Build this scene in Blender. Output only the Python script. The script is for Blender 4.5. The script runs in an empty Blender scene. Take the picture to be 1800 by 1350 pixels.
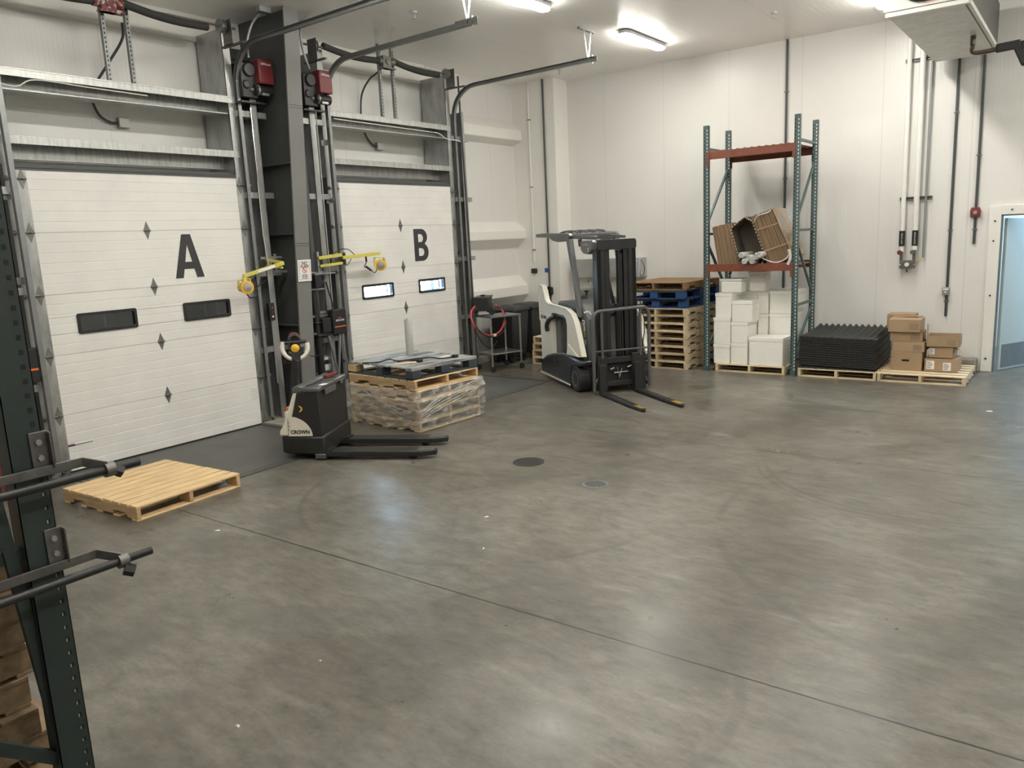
import bpy, bmesh, math, random
from mathutils import Matrix, Vector, Euler
random.seed(7)
PI = math.pi
sc = bpy.context.scene
COL = sc.collection

# ------------------------------------------------------------------ camera
cam_d = bpy.data.cameras.new('camera')
cam = bpy.data.objects.new('camera', cam_d)
COL.objects.link(cam)
cam_d.sensor_width = 36.0
cam_d.lens = 1370.17 / 1800.0 * 36.0
cam_d.clip_start = 0.05
cam_d.clip_end = 200
YAW, PITCH, ROLL = 0.63928059, 0.18307552, -0.04717892
cy, sy = math.cos(YAW), math.sin(YAW)
fwd = Vector((-sy*math.cos(PITCH), cy*math.cos(PITCH), -math.sin(PITCH)))
rt = Vector((cy, sy, 0)); up = rt.cross(fwd)
rt2 = rt*math.cos(ROLL) + up*math.sin(ROLL)
up2 = -rt*math.sin(ROLL) + up*math.cos(ROLL)
M = Matrix((( rt2.x, up2.x, -fwd.x, 8.3253), (rt2.y, up2.y, -fwd.y, -5.8478), (rt2.z, up2.z, -fwd.z, 2.1585), (0, 0, 0, 1)))
cam.matrix_world = M
sc.camera = cam

# ------------------------------------------------------------------ world, exposure
w = bpy.data.worlds.new('world'); sc.world = w; w.use_nodes = True
bg = w.node_tree.nodes['Background']
bg.inputs[0].default_value = (0.62, 0.80, 1.0, 1); bg.inputs[1].default_value = 26.0
sc.view_settings.view_transform = 'Standard'
sc.view_settings.look = 'None'
sc.view_settings.gamma = 1.0
sc.view_settings.use_curve_mapping = False
sc.view_settings.exposure = 1.1
sc.cycles.use_denoising = True
sc.cycles.max_bounces = 8
sc.cycles.diffuse_bounces = 5
sc.cycles.transparent_max_bounces = 16
sc.cycles.sample_clamp_indirect = 6.0
LAMP_STRENGTH = 43.0
LAMP_SPOTS = [(2.85, 5.1), (2.75, 2.1), (2.75, -0.9), (5.95, 5.25), (5.95, 2.1), (5.95, -0.9), (9.1, 5.1), (9.1, 2.1), (9.1, -0.9), (5.95, -3.9), (9.1, -3.9), (2.75, -3.9)]  # last row, nearest the camera, is added fill to brighten the room

# ------------------------------------------------------------------ materials
def mat(name, col, rough=0.5, metal=0.0, var=0.0, scale=6.0, stretch=(1, 1, 1), bump=0.0, bscale=None, rnd=0.0, spec=0.5, col2=None, rvar=0.0, thr=None, coat=0.0):
    m = bpy.data.materials.new(name); m.use_nodes = True
    nt = m.node_tree; N = nt.nodes; L = nt.links
    b = N['Principled BSDF']
    b.inputs['Base Color'].default_value = (*col, 1)
    b.inputs['Roughness'].default_value = rough
    b.inputs['Metallic'].default_value = metal
    b.inputs['Specular IOR Level'].default_value = spec
    if coat: b.inputs['Coat Weight'].default_value = coat; b.inputs['Coat Roughness'].default_value = 0.15
    if var or bump or rnd or rvar:
        tc = N.new('ShaderNodeTexCoord'); mp = N.new('ShaderNodeMapping'); mp.inputs['Scale'].default_value = stretch
        oi = N.new('ShaderNodeObjectInfo'); ml = N.new('ShaderNodeMath'); ml.operation = 'MULTIPLY'; ml.inputs[1].default_value = 37.0
        L.new(oi.outputs['Random'], ml.inputs[0]); L.new(ml.outputs[0], mp.inputs['Location'])
        L.new(tc.outputs['Object'], mp.inputs['Vector'])
        nz = N.new('ShaderNodeTexNoise'); nz.inputs['Scale'].default_value = scale; nz.inputs['Detail'].default_value = 6; nz.inputs['Roughness'].default_value = 0.62
        L.new(mp.outputs[0], nz.inputs['Vector'])
        if var:
            r = N.new('ShaderNodeMapRange'); lo, hi = thr or (0.3, 0.7)
            r.inputs[1].default_value = lo; r.inputs[2].default_value = hi
            L.new(nz.outputs[0], r.inputs[0])
            mx = N.new('ShaderNodeMix'); mx.data_type = 'RGBA'
            c2 = col2 or tuple(c*(1-var) for c in col)
            mx.inputs[6].default_value = (*c2, 1); mx.inputs[7].default_value = (*col, 1)
            L.new(r.outputs[0], mx.inputs[0]); last = mx.outputs[2]
        else:
            rg = N.new('ShaderNodeRGB'); rg.outputs[0].default_value = (*col, 1); last = rg.outputs[0]
        if rnd:
            h = N.new('ShaderNodeHueSaturation'); r2 = N.new('ShaderNodeMapRange')
            r2.inputs[3].default_value = 1-rnd; r2.inputs[4].default_value = 1+rnd
            L.new(oi.outputs['Random'], r2.inputs[0]); L.new(r2.outputs[0], h.inputs['Value']); L.new(last, h.inputs['Color']); last = h.outputs[0]
        L.new(last, b.inputs['Base Color'])
        if rvar:
            r3 = N.new('ShaderNodeMapRange'); r3.inputs[1].default_value = 0.3; r3.inputs[2].default_value = 0.7
            r3.inputs[3].default_value = rough-rvar; r3.inputs[4].default_value = rough+rvar
            L.new(nz.outputs[0], r3.inputs[0]); L.new(r3.outputs[0], b.inputs['Roughness'])
        if bump:
            n2 = N.new('ShaderNodeTexNoise'); n2.inputs['Scale'].default_value = bscale or scale*3; n2.inputs['Detail'].default_value = 4
            L.new(mp.outputs[0], n2.inputs['Vector'])
            bp = N.new('ShaderNodeBump'); bp.inputs['Strength'].default_value = bump; bp.inputs['Distance'].default_value = 0.01
            L.new(n2.outputs[0], bp.inputs['Height']); L.new(bp.outputs[0], b.inputs['Normal'])
    return m

def ribbed(name, col, axis, pitch, joint, rough=0.35, depth=0.004, var=0.03):
    """white insulated metal panel: fine striations plus a real panel joint every `joint` metres"""
    m = mat(name, col, rough, var=var, scale=0.8)
    nt = m.node_tree; N = nt.nodes; L = nt.links; b = N['Principled BSDF']
    tc = N.new('ShaderNodeTexCoord'); sp = N.new('ShaderNodeSeparateXYZ'); L.new(tc.outputs['Object'], sp.inputs[0])
    def M2(op, a, b_=None, c=None):
        n = N.new('ShaderNodeMath'); n.operation = op
        for i, v in enumerate((a, b_, c)):
            if v is None: continue
            if isinstance(v, (int, float)): n.inputs[i].default_value = v
            else: L.new(v, n.inputs[i])
        return n.outputs[0]
    s = sp.outputs[axis]
    rib = M2('SINE', M2('MULTIPLY', s, 2*PI/pitch))
    rib = M2('POWER', M2('MULTIPLY_ADD', rib, 0.5, 0.5), 6.0)
    jd = M2('ABSOLUTE', M2('SUBTRACT', M2('FRACT', M2('DIVIDE', s, joint)), 0.5))
    jm = M2('GREATER_THAN', jd, 0.5-0.0035/joint)
    h = M2('SUBTRACT', M2('MULTIPLY', rib, 0.35), M2('MULTIPLY', jm, 2.0))
    bp = N.new('ShaderNodeBump'); bp.inputs['Strength'].default_value = 0.5; bp.inputs['Distance'].default_value = depth
    L.new(h, bp.inputs['Height']); L.new(bp.outputs[0], b.inputs['Normal'])
    src = b.inputs['Base Color'].links[0].from_socket
    mx = N.new('ShaderNodeMix'); mx.data_type = 'RGBA'; mx.inputs[7].default_value = (col[0]*0.78, col[1]*0.78, col[2]*0.78, 1)
    L.new(jm, mx.inputs[0]); L.new(src, mx.inputs[6]); L.new(mx.outputs[2], b.inputs['Base Color'])
    return m

def concrete():
    m = mat('concrete_floor', (0.2, 0.2, 0.2), 0.4)
    nt = m.node_tree; N = nt.nodes; L = nt.links; b = N['Principled BSDF']
    tc = N.new('ShaderNodeTexCoord')
    def noise(scale, detail, stretch=(1, 1, 1), rough=0.6, dist=0.0, rotz=0.0):
        mp = N.new('ShaderNodeMapping'); mp.inputs['Scale'].default_value = stretch; mp.inputs['Rotation'].default_value = (0, 0, rotz)
        L.new(tc.outputs['Object'], mp.inputs[0])
        n = N.new('ShaderNodeTexNoise'); n.inputs['Scale'].default_value = scale; n.inputs['Detail'].default_value = detail
        n.inputs['Roughness'].default_value = rough; n.inputs['Distortion'].default_value = dist
        L.new(mp.outputs[0], n.inputs['Vector']); return n.outputs[0]
    def ramp(src, stops):
        r = N.new('ShaderNodeValToRGB'); L.new(src, r.inputs[0])
        e = r.color_ramp.elements
        while len(e) < len(stops): e.new(0.5)
        for el, (p, c) in zip(e, stops): el.position = p; el.color = (*c, 1)
        return r.outputs[0]
    def mixc(fac, a, c, mode='MIX'):
        x = N.new('ShaderNodeMix'); x.data_type = 'RGBA'; x.blend_type = mode
        if isinstance(fac, float): x.inputs[0].default_value = fac
        else: L.new(fac, x.inputs[0])
        for i, v in ((6, a), (7, c)):
            if isinstance(v, tuple): x.inputs[i].default_value = (*v, 1)
            else: L.new(v, x.inputs[i])
        return x.outputs[2]
    base = ramp(noise(0.55, 8, dist=0.6, rough=0.66), [(0.30, (0.074, 0.067, 0.053)), (0.48, (0.122, 0.113, 0.093)), (0.60, (0.158, 0.149, 0.126)), (0.75, (0.215, 0.205, 0.178))])
    fine = ramp(noise(5.0, 10, stretch=(1, 2.2, 1), rough=0.72, rotz=0.5), [(0.33, (0.66, 0.65, 0.63)), (0.5, (1, 1, 1)), (0.68, (1.3, 1.3, 1.3))])
    c = mixc(1.0, base, fine, 'MULTIPLY')
    grain = ramp(noise(42, 4, rough=0.7), [(0.3, (0.90, 0.90, 0.90)), (0.7, (1.08, 1.08, 1.08))])
    c = mixc(1.0, c, grain, 'MULTIPLY')
    # scuffed pale patches and dark tyre scrubs
    patch = ramp(noise(1.7, 9, stretch=(1, 3.0, 1), rough=0.62, dist=0.5, rotz=-0.35), [(0.56, (0, 0, 0)), (0.78, (0.42, 0.42, 0.42))])
    c = mixc(patch, c, (0.30, 0.29, 0.26))
    dark = ramp(noise(1.15, 7, stretch=(1, 1.7, 1), rough=0.6, dist=0.6, rotz=0.9), [(0.52, (0, 0, 0)), (0.70, (0.6, 0.6, 0.6))])
    c = mixc(dark, c, (0.085, 0.08, 0.07))
    spots = ramp(noise(14.0, 1), [(0.76, (0, 0, 0)), (0.79, (0.5, 0.5, 0.5))])
    c = mixc(spots, c, (0.08, 0.075, 0.062))
    mask = ramp(noise(0.9, 3), [(0.48, (0, 0, 0)), (0.62, (1, 1, 1))])
    for rz, st, lv in ((0.55, (0.9, 46, 1), 0.7), (-0.25, (1.2, 60, 1), 0.5), (1.2, (0.7, 38, 1), 0.6)):
        scr = ramp(noise(1.0, 2, stretch=st, rotz=rz), [(0.70, (0, 0, 0)), (0.735, (lv, lv, lv))])
        scr = mixc(1.0, scr, mask, 'MULTIPLY')
        c = mixc(scr, c, (0.055, 0.05, 0.042))
    # faint tyre arcs from turning trucks
    def arcm(cx_, cy_, r, wd):
        vm = N.new('ShaderNodeVectorMath'); vm.operation = 'DISTANCE'; vm.inputs[1].default_value = (cx_, cy_, 0); L.new(tc.outputs['Object'], vm.inputs[0])
        s1 = N.new('ShaderNodeMath'); s1.operation = 'SUBTRACT'; L.new(vm.outputs['Value'], s1.inputs[0]); s1.inputs[1].default_value = r
        s2 = N.new('ShaderNodeMath'); s2.operation = 'ABSOLUTE'; L.new(s1.outputs[0], s2.inputs[0])
        r_ = N.new('ShaderNodeMapRange'); r_.inputs[1].default_value = wd*0.4; r_.inputs[2].default_value = wd; r_.inputs[3].default_value = 0.45; r_.inputs[4].default_value = 0.0
        L.new(s2.outputs[0], r_.inputs[0]); return r_.outputs[0]
    msk2 = ramp(noise(0.8, 4, dist=0.5), [(0.47, (0, 0, 0)), (0.58, (1, 1, 1))])
    for A_ in ((7.3, 1.6, 1.35, 0.03), (7.3, 1.6, 1.43, 0.025), (3.2, 1.8, 2.3, 0.05), (6.2, -2.9, 1.0, 0.04), (4.2, -0.6, 1.7, 0.035), (5.2, 4.9, 3.1, 0.05), (8.3, 0.2, 2.2, 0.04)):
        c = mixc(mixc(1.0, arcm(*A_), msk2, 'MULTIPLY'), c, (0.07, 0.064, 0.055))
    # saw-cut control joints
    sp = N.new('ShaderNodeSeparateXYZ'); L.new(tc.outputs['Object'], sp.inputs[0])
    wob = noise(7, 3)
    def jt(y0, hw):
        a = N.new('ShaderNodeMath'); a.operation = 'MULTIPLY_ADD'; L.new(wob, a.inputs[0]); a.inputs[1].default_value = 0.010; L.new(sp.outputs[1], a.inputs[2])
        s = N.new('ShaderNodeMath'); s.operation = 'SUBTRACT'; L.new(a.outputs[0], s.inputs[0]); s.inputs[1].default_value = y0 + 0.005
        d = N.new('ShaderNodeMath'); d.operation = 'ABSOLUTE'; L.new(s.outputs[0], d.inputs[0])
        g = N.new('ShaderNodeMath'); g.operation = 'LESS_THAN'; L.new(d.outputs[0], g.inputs[0]); g.inputs[1].default_value = hw
        return g.outputs[0]
    gx = N.new('ShaderNodeMath'); gx.operation = 'GREATER_THAN'; L.new(sp.outputs[0], gx.inputs[0]); gx.inputs[1].default_value = 1.75
    j1 = N.new('ShaderNodeMath'); j1.operation = 'ADD'; L.new(jt(-2.42, 0.0065), j1.inputs[0]); L.new(jt(1.55, 0.006), j1.inputs[1])
    j2 = N.new('ShaderNodeMath'); j2.operation = 'MULTIPLY'; L.new(j1.outputs[0], j2.inputs[0]); L.new(gx.outputs[0], j2.inputs[1])
    c = mixc(j2.outputs[0], c, (0.018, 0.016, 0.013))
    L.new(c, b.inputs['Base Color'])
    rr = N.new('ShaderNodeMapRange'); rr.inputs[1].default_value = 0.25; rr.inputs[2].default_value = 0.75; rr.inputs[3].default_value = 0.25; rr.inputs[4].default_value = 0.43
    L.new(noise(1.6, 5, rough=0.55), rr.inputs[0]); L.new(rr.outputs[0], b.inputs['Roughness'])
    bp = N.new('ShaderNodeBump'); bp.inputs['Strength'].default_value = 0.18; bp.inputs['Distance'].default_value = 0.004
    L.new(noise(11, 6, rough=0.7), bp.inputs['Height']); L.new(bp.outputs[0], b.inputs['Normal'])
    return m

def emit(name, col, s):
    m = bpy.data.materials.new(name); m.use_nodes = True
    b = m.node_tree.nodes['Principled BSDF']
    b.inputs['Base Color'].default_value = (0.9, 0.9, 0.9, 1)
    b.inputs['Emission Color'].default_value = (*col, 1); b.inputs['Emission Strength'].default_value = s
    return m

def glassy(name, tint, gloss=0.12, rough=0.03, haze=0.0):
    m = bpy.data.materials.new(name); m.use_nodes = True
    nt = m.node_tree; N = nt.nodes; L = nt.links
    for n in list(N): N.remove(n)
    o = N.new('ShaderNodeOutputMaterial'); t = N.new('ShaderNodeBsdfTransparent'); t.inputs[0].default_value = (*tint, 1)
    g = N.new('ShaderNodeBsdfGlossy'); g.inputs['Roughness'].default_value = rough
    x = N.new('ShaderNodeMixShader'); x.inputs[0].default_value = gloss
    L.new(t.outputs[0], x.inputs[1]); L.new(g.outputs[0], x.inputs[2]); last = x.outputs[0]
    if haze:
        d = N.new('ShaderNodeBsdfDiffuse'); d.inputs[0].default_value = (0.8, 0.8, 0.8, 1)
        tc = N.new('ShaderNodeTexCoord'); nz = N.new('ShaderNodeTexNoise'); nz.inputs['Scale'].default_value = 14; nz.inputs['Detail'].default_value = 5
        L.new(tc.outputs['Object'], nz.inputs['Vector'])
        r = N.new('ShaderNodeMapRange'); r.inputs[1].default_value = 0.45; r.inputs[2].default_value = 0.75; r.inputs[3].default_value = haze*0.35; r.inputs[4].default_value = haze
        L.new(nz.outputs[0], r.inputs[0])
        y = N.new('ShaderNodeMixShader'); L.new(r.outputs[0], y.inputs[0]); L.new(last, y.inputs[1]); L.new(d.outputs[0], y.inputs[2]); last = y.outputs[0]
        bp = N.new('ShaderNodeBump'); bp.inputs['Strength'].default_value = 1.0; bp.inputs['Distance'].default_value = 0.03
        L.new(nz.outputs[0], bp.inputs['Height']); L.new(bp.outputs[0], g.inputs['Normal'])
    L.new(last, o.inputs[0])
    return m

WH = (0.76, 0.752, 0.727)
m_wallx = ribbed('panel_back_wall', WH, 0, 0.052, 1.15)
m_wally = ribbed('panel_dock_wall', WH, 1, 0.052, 1.15)
m_plain = mat('panel_plain', (0.84, 0.825, 0.785), 0.38, var=0.05, scale=1.5)
m_ceil = ribbed('panel_ceiling', (0.95, 0.94, 0.91), 0, 0.075, 1.15, rough=0.3, depth=0.004)
m_floor = concrete()
m_door = mat('door_skin', (0.79, 0.78, 0.75), 0.42, var=0.10, scale=1.1, thr=(0.35, 0.6), bump=0.05, bscale=60)
m_galv = mat('galvanised', (0.50, 0.51, 0.50), 0.42, 0.75, var=0.42, scale=9, stretch=(1, 1, 0.35), rvar=0.1)
m_galvy = mat('galvanised_girt', (0.56, 0.57, 0.55), 0.42, 0.7, var=0.45, scale=8, stretch=(1, 3.5, 0.5), rvar=0.1)
m_hinge = mat('hinge_zinc', (0.22, 0.22, 0.21), 0.45, 0.5, var=0.3, scale=20)
m_steel = mat('dark_painted_steel', (0.085, 0.09, 0.09), 0.5, var=0.2, scale=3)
m_column = mat('column_paint', (0.19, 0.19, 0.183), 0.5, var=0.12, scale=2.5)
m_tube = mat('grey_tube', (0.27, 0.28, 0.28), 0.4, 0.6, var=0.2, scale=5)
m_black = mat('black_plastic', (0.018, 0.018, 0.019), 0.42, rnd=0.1)
m_rubber = mat('rubber', (0.022, 0.021, 0.02), 0.7, var=0.3, scale=12)
m_blkmetal = mat('black_metal', (0.03, 0.031, 0.032), 0.38, 0.2, var=0.3, scale=8)
m_foam_ins = mat('black_insulation', (0.042, 0.041, 0.039), 0.75, var=0.2, scale=12)
m_red = mat('red_cover', (0.19, 0.032, 0.034), 0.35, var=0.15, scale=4)
m_redpaint = mat('red_paint_chipped', (0.17, 0.03, 0.03), 0.45, var=0.6, scale=30, col2=(0.5, 0.47, 0.44), thr=(0.40, 0.46))
m_yellow = mat('yellow_paint', (0.66, 0.59, 0.12), 0.42, var=0.2, scale=9)
m_amber = mat('amber_plastic', (0.80, 0.46, 0.04), 0.35, var=0.15, scale=9)
m_wood = mat('pallet_pine', (0.86, 0.62, 0.34), 0.72, var=0.42, scale=5, stretch=(5, 0.7, 5), bump=0.12, bscale=30, rnd=0.13, thr=(0.25, 0.7))
m_woods = mat('pallet_stringer', (0.66, 0.46, 0.25), 0.75, var=0.48, scale=5, stretch=(0.7, 5, 5), bump=0.12, bscale=30, rnd=0.15, thr=(0.25, 0.7))
m_woodg = mat('pallet_weathered', (0.36, 0.26, 0.16), 0.8, var=0.5, scale=5, stretch=(4, 0.7, 4), bump=0.12, rnd=0.15)
m_woodbr = mat('pallet_brown', (0.33, 0.20, 0.10), 0.8, var=0.45, scale=5, stretch=(4, 0.8, 4), bump=0.1)
m_woodpale = mat('pallet_pale', (0.80, 0.65, 0.44), 0.7, var=0.3, scale=5, stretch=(4, 0.7, 4), bump=0.1, rnd=0.08)
m_blue = mat('blue_painted_wood', (0.02, 0.075, 0.25), 0.65, var=0.7, scale=7, col2=(0.03, 0.05, 0.09), thr=(0.35, 0.5))
m_navy = mat('navy_painted_wood', (0.045, 0.062, 0.075), 0.6, var=0.5, scale=5, stretch=(3, 1, 3), thr=(0.3, 0.65))
m_greydeck = mat('grey_worn_board', (0.33, 0.33, 0.31), 0.6, var=0.75, scale=3.2, stretch=(4, 0.8, 3), col2=(0.05, 0.075, 0.09), thr=(0.36, 0.56))
m_card = mat('cardboard', (0.40, 0.28, 0.17), 0.75, var=0.12, scale=5, rnd=0.09)
m_cardd = mat('cardboard_edges', (0.30, 0.20, 0.12), 0.85, var=0.35, scale=6, stretch=(60, 1, 1), rnd=0.1)
m_foam = mat('polystyrene', (0.95, 0.935, 0.88), 0.62, var=0.05, scale=20, bump=0.06, bscale=150)
m_rackg = mat('rack_green', (0.075, 0.125, 0.125), 0.42, var=0.18, scale=10)
m_racko = mat('rack_orange', (0.24, 0.07, 0.04), 0.48, var=0.3, scale=10)
m_slot = mat('slot_dark', (0.012, 0.012, 0.012), 0.8)
m_cream = mat('cream_shell', (0.80, 0.765, 0.66), 0.32, var=0.1, scale=3, coat=0.3)
m_bluegloss = mat('dark_blue_black_gloss', (0.022, 0.027, 0.036), 0.22, coat=0.5)
m_dkgrey = mat('dark_grey_gloss', (0.10, 0.102, 0.105), 0.3, var=0.1, scale=4, coat=0.2)
m_mast = mat('mast_steel', (0.035, 0.036, 0.037), 0.33, 0.35, var=0.25, scale=6)
m_stain = mat('stainless', (0.62, 0.62, 0.61), 0.28, 0.95, var=0.12, scale=5)
m_chrome = mat('chrome', (0.8, 0.8, 0.8), 0.12, 1.0)
m_pipew = mat('white_pipe', (0.82, 0.81, 0.78), 0.35)
m_conduit = mat('dark_conduit', (0.07, 0.078, 0.08), 0.45, 0.3)
m_condl = mat('grey_conduit', (0.32, 0.33, 0.34), 0.4, 0.5)
m_lampbody = mat('lamp_body', (0.55, 0.56, 0.60), 0.45)
m_lampdiff = emit('lamp_diffuser', (1.0, 0.965, 0.875), LAMP_STRENGTH)
m_paper = mat('paper_white', (0.80, 0.79, 0.76), 0.6)
m_ink = mat('ink_black', (0.02, 0.02, 0.022), 0.55)
m_letter = mat('letter_vinyl', (0.035, 0.037, 0.038), 0.55)
m_inkr = mat('ink_red', (0.6, 0.05, 0.04), 0.55)
m_inko = mat('ink_orange', (0.8, 0.16, 0.03), 0.5)
m_hose = mat('red_hose', (0.45, 0.05, 0.06), 0.4)
m_tape = mat('blue_tape', (0.03, 0.12, 0.38), 0.6)
m_pane = glassy('window_pane', (0.86, 0.93, 0.97), 0.10)
m_film = glassy('stretch_film', (0.93, 0.93, 0.92), 0.26, 0.13, haze=0.25)
m_filmroll = mat('film_roll', (0.50, 0.50, 0.47), 0.2, var=0.12, scale=5, stretch=(1, 1, 8), coat=0.5)
m_filmend = mat('rolled_plastic', (0.72, 0.72, 0.70), 0.2, var=0.35, scale=18, bump=0.3, bscale=40)
m_plate = mat('leveler_plate', (0.105, 0.105, 0.10), 0.5, 0.35, var=0.35, scale=2.5, rvar=0.08)
m_rust = mat('worn_edge', (0.25, 0.17, 0.10), 0.7, var=0.4, scale=9)
m_conc2 = mat('pale_concrete', (0.36, 0.34, 0.29), 0.7, var=0.35, scale=5)
m_tealdoor = mat('teal_white_door', (0.50, 0.59, 0.60), 0.3, var=0.05, scale=2)
m_kick = mat('kick_plate', (0.22, 0.25, 0.27), 0.4, 0.4, var=0.15, scale=4)
m_bin = mat('bin_black', (0.028, 0.029, 0.031), 0.55, var=0.2, scale=4)
m_evap = mat('embossed_aluminium', (0.80, 0.79, 0.74), 0.45, 0.1, var=0.22, scale=9, bump=0.35, bscale=70)
m_evapw = mat('evaporator_white', (0.80, 0.79, 0.75), 0.4)
m_evapd = mat('evaporator_side', (0.13, 0.13, 0.125), 0.5, 0.3)
m_orange = mat('orange_plastic', (0.85, 0.20, 0.04), 0.4)
m_darkin = mat('trailer_inside', (0.10, 0.10, 0.11), 0.7, var=0.3, scale=2)
m_ground = mat('yard_ground', (0.62, 0.62, 0.60), 0.9, var=0.1, scale=1)
m_trailer = mat('yard_trailer', (0.75, 0.78, 0.80), 0.5)
m_maroon = mat('maroon_steel', (0.13, 0.03, 0.028), 0.5, var=0.4, scale=6)
m_barktool = mat('bare_steel', (0.22, 0.21, 0.20), 0.45, 0.7, var=0.4, scale=14)
m_tray = mat('black_tray', (0.016, 0.017, 0.016), 0.5)

# ------------------------------------------------------------------ mesh helpers
class G:
    def __init__(s): s.v = []; s.f = []
    def add(s, vs, fs, T=None):
        n = len(s.v)
        for p in vs:
            p = Vector(p)
            s.v.append(tuple(T @ p) if T is not None else tuple(p))
        s.f += [tuple(i+n for i in f) for f in fs]
        return s
    def box(s, a, b, T=None):
        (x0, y0, z0), (x1, y1, z1) = a, b
        x0, x1 = min(x0, x1), max(x0, x1); y0, y1 = min(y0, y1), max(y0, y1); z0, z1 = min(z0, z1), max(z0, z1)
        vs = [(x0, y0, z0), (x1, y0, z0), (x1, y1, z0), (x0, y1, z0), (x0, y0, z1), (x1, y0, z1), (x1, y1, z1), (x0, y1, z1)]
        return s.add(vs, [(0, 3, 2, 1), (4, 5, 6, 7), (0, 1, 5, 4), (1, 2, 6, 5), (2, 3, 7, 6), (3, 0, 4, 7)], T)
    def bar(s, p, q, wd, ht, upv=(0, 0, 1)):
        p, q = Vector(p), Vector(q); d = (q-p); L = d.length; d.normalize()
        u = Vector(upv); r = d.cross(u)
        if r.length < 1e-4: r = d.cross(Vector((1, 0, 0)))
        r.normalize(); u = r.cross(d)
        T = Matrix(((d.x, r.x, u.x, p.x), (d.y, r.y, u.y, p.y), (d.z, r.z, u.z, p.z), (0, 0, 0, 1)))
        return s.box((0, -wd/2, -ht/2), (L, wd/2, ht/2), T)
    def cyl(s, p, q, r, r2=None, n=16, cap=True):
        r2 = r if r2 is None else r2
        p, q = Vector(p), Vector(q); d = (q-p).normalized()
        a = d.cross(Vector((0, 0, 1)))
        if a.length < 1e-4: a = Vector((1, 0, 0))
        a.normalize(); b = d.cross(a)
        vs = [tuple(p+(a*math.cos(2*PI*i/n)+b*math.sin(2*PI*i/n))*r) for i in range(n)] + [tuple(q+(a*math.cos(2*PI*i/n)+b*math.sin(2*PI*i/n))*r2) for i in range(n)]
        fs = [(i, i+n, (i+1) % n+n, (i+1) % n) for i in range(n)]
        if cap: fs += [tuple(range(n)), tuple(range(2*n-1, n-1, -1))]
        return s.add(vs, fs)
    def tube(s, pts, r, n=10):
        pts = [Vector(p) for p in pts]; rings = []; a = None
        for i, p in enumerate(pts):
            d = (pts[min(i+1, len(pts)-1)] - pts[max(i-1, 0)]).normalized()
            if a is None:
                a = d.cross(Vector((0, 0, 1)))
                if a.length < 1e-3: a = Vector((1, 0, 0))
            a = (a - d*a.dot(d)).normalized(); b = d.cross(a)
            rings.append([tuple(p+(a*math.cos(2*PI*k/n)+b*math.sin(2*PI*k/n))*r) for k in range(n)])
        vs = [v for R in rings for v in R]; fs = []
        for i in range(len(rings)-1):
            for k in range(n):
                fs.append((i*n+k, (i+1)*n+k, (i+1)*n+(k+1) % n, i*n+(k+1) % n))
        fs += [tuple(range(n)), tuple(range(len(vs)-1, len(vs)-n-1, -1))]
        return s.add(vs, fs)
    def prism(s, poly, fn, a, b):
        """poly: 2D points, fn(u, v, w) -> 3D point; extruded from w=a to w=b"""
        n = len(poly)
        vs = [fn(u, v, a) for u, v in poly] + [fn(u, v, b) for u, v in poly]
        fs = [tuple(range(n)), tuple(range(2*n-1, n-1, -1))] + [(i, i+n, (i+1) % n+n, (i+1) % n) for i in range(n)]
        return s.add(vs, fs)
    def lathe(s, prof, c=(0, 0, 0), n=20, axis='z', cap=True):
        vs = []
        for r, h in prof:
            for k in range(n):
                x, y = r*math.cos(2*PI*k/n), r*math.sin(2*PI*k/n)
                p = {'z': (x, y, h), 'y': (x, h, y), 'x': (h, x, y)}[axis]
                vs.append((p[0]+c[0], p[1]+c[1], p[2]+c[2]))
        m = len(prof); fs = [(i*n+k, i*n+(k+1) % n, (i+1)*n+(k+1) % n, (i+1)*n+k) for i in range(m-1) for k in range(n)]
        if cap: fs += [tuple(range(n-1, -1, -1)), tuple(range((m-1)*n, m*n))]
        return s.add(vs, fs)
    def ring(s, outer, inner, fn, a, b):
        """frame with a hole; outer and inner have the same number of points"""
        n = len(outer)
        vs = [fn(u, v, a) for u, v in outer]+[fn(u, v, a) for u, v in inner]+[fn(u, v, b) for u, v in outer]+[fn(u, v, b) for u, v in inner]
        fs = []
        for i in range(n):
            j = (i+1) % n
            fs += [(i, j, n+j, n+i), (2*n+i, 3*n+i, 3*n+j, 2*n+j), (i, 2*n+i, 2*n+j, j), (n+i, n+j, 3*n+j, 3*n+i)]
        return s.add(vs, fs)

def rrect(x0, y0, x1, y1, r, k=4):
    out = []
    for cx_, cy_, a0 in ((x1-r, y1-r, 0), (x0+r, y1-r, 90), (x0+r, y0+r, 180), (x1-r, y0+r, 270)):
        for i in range(k+1):
            a = math.radians(a0+90*i/k); out.append((cx_+r*math.cos(a), cy_+r*math.sin(a)))
    return out

YZ = lambda u, v, w: (w, u, v)
XZ = lambda u, v, w: (u, w, v)
XY = lambda u, v, w: (u, v, w)

def mesh_obj(name, me, m, parent=None, bevel=0.0, smooth=True, seg=2):
    bm = bmesh.new(); bm.from_mesh(me); bmesh.ops.recalc_face_normals(bm, faces=bm.faces); bm.to_mesh(me); bm.free()
    if smooth:
        for p in me.polygons: p.use_smooth = True
        me.set_sharp_from_angle(angle=math.radians(35))
    if isinstance(m, (list, tuple)):
        for q in m: me.materials.append(q)
    else: me.materials.append(m)
    o = bpy.data.objects.new(name, me); COL.objects.link(o)
    if parent is not None: o.parent = parent
    if bevel:
        b = o.modifiers.new('bevel', 'BEVEL'); b.width = bevel; b.segments = seg; b.limit_method = 'ANGLE'; b.angle_limit = math.radians(40)
    return o

def obj(name, g, m, parent=None, bevel=0.0, smooth=True, seg=2):
    me = bpy.data.meshes.new(name); me.from_pydata(g.v, [], g.f); me.update()
    return mesh_obj(name, me, m, parent, bevel, smooth, seg)

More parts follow.
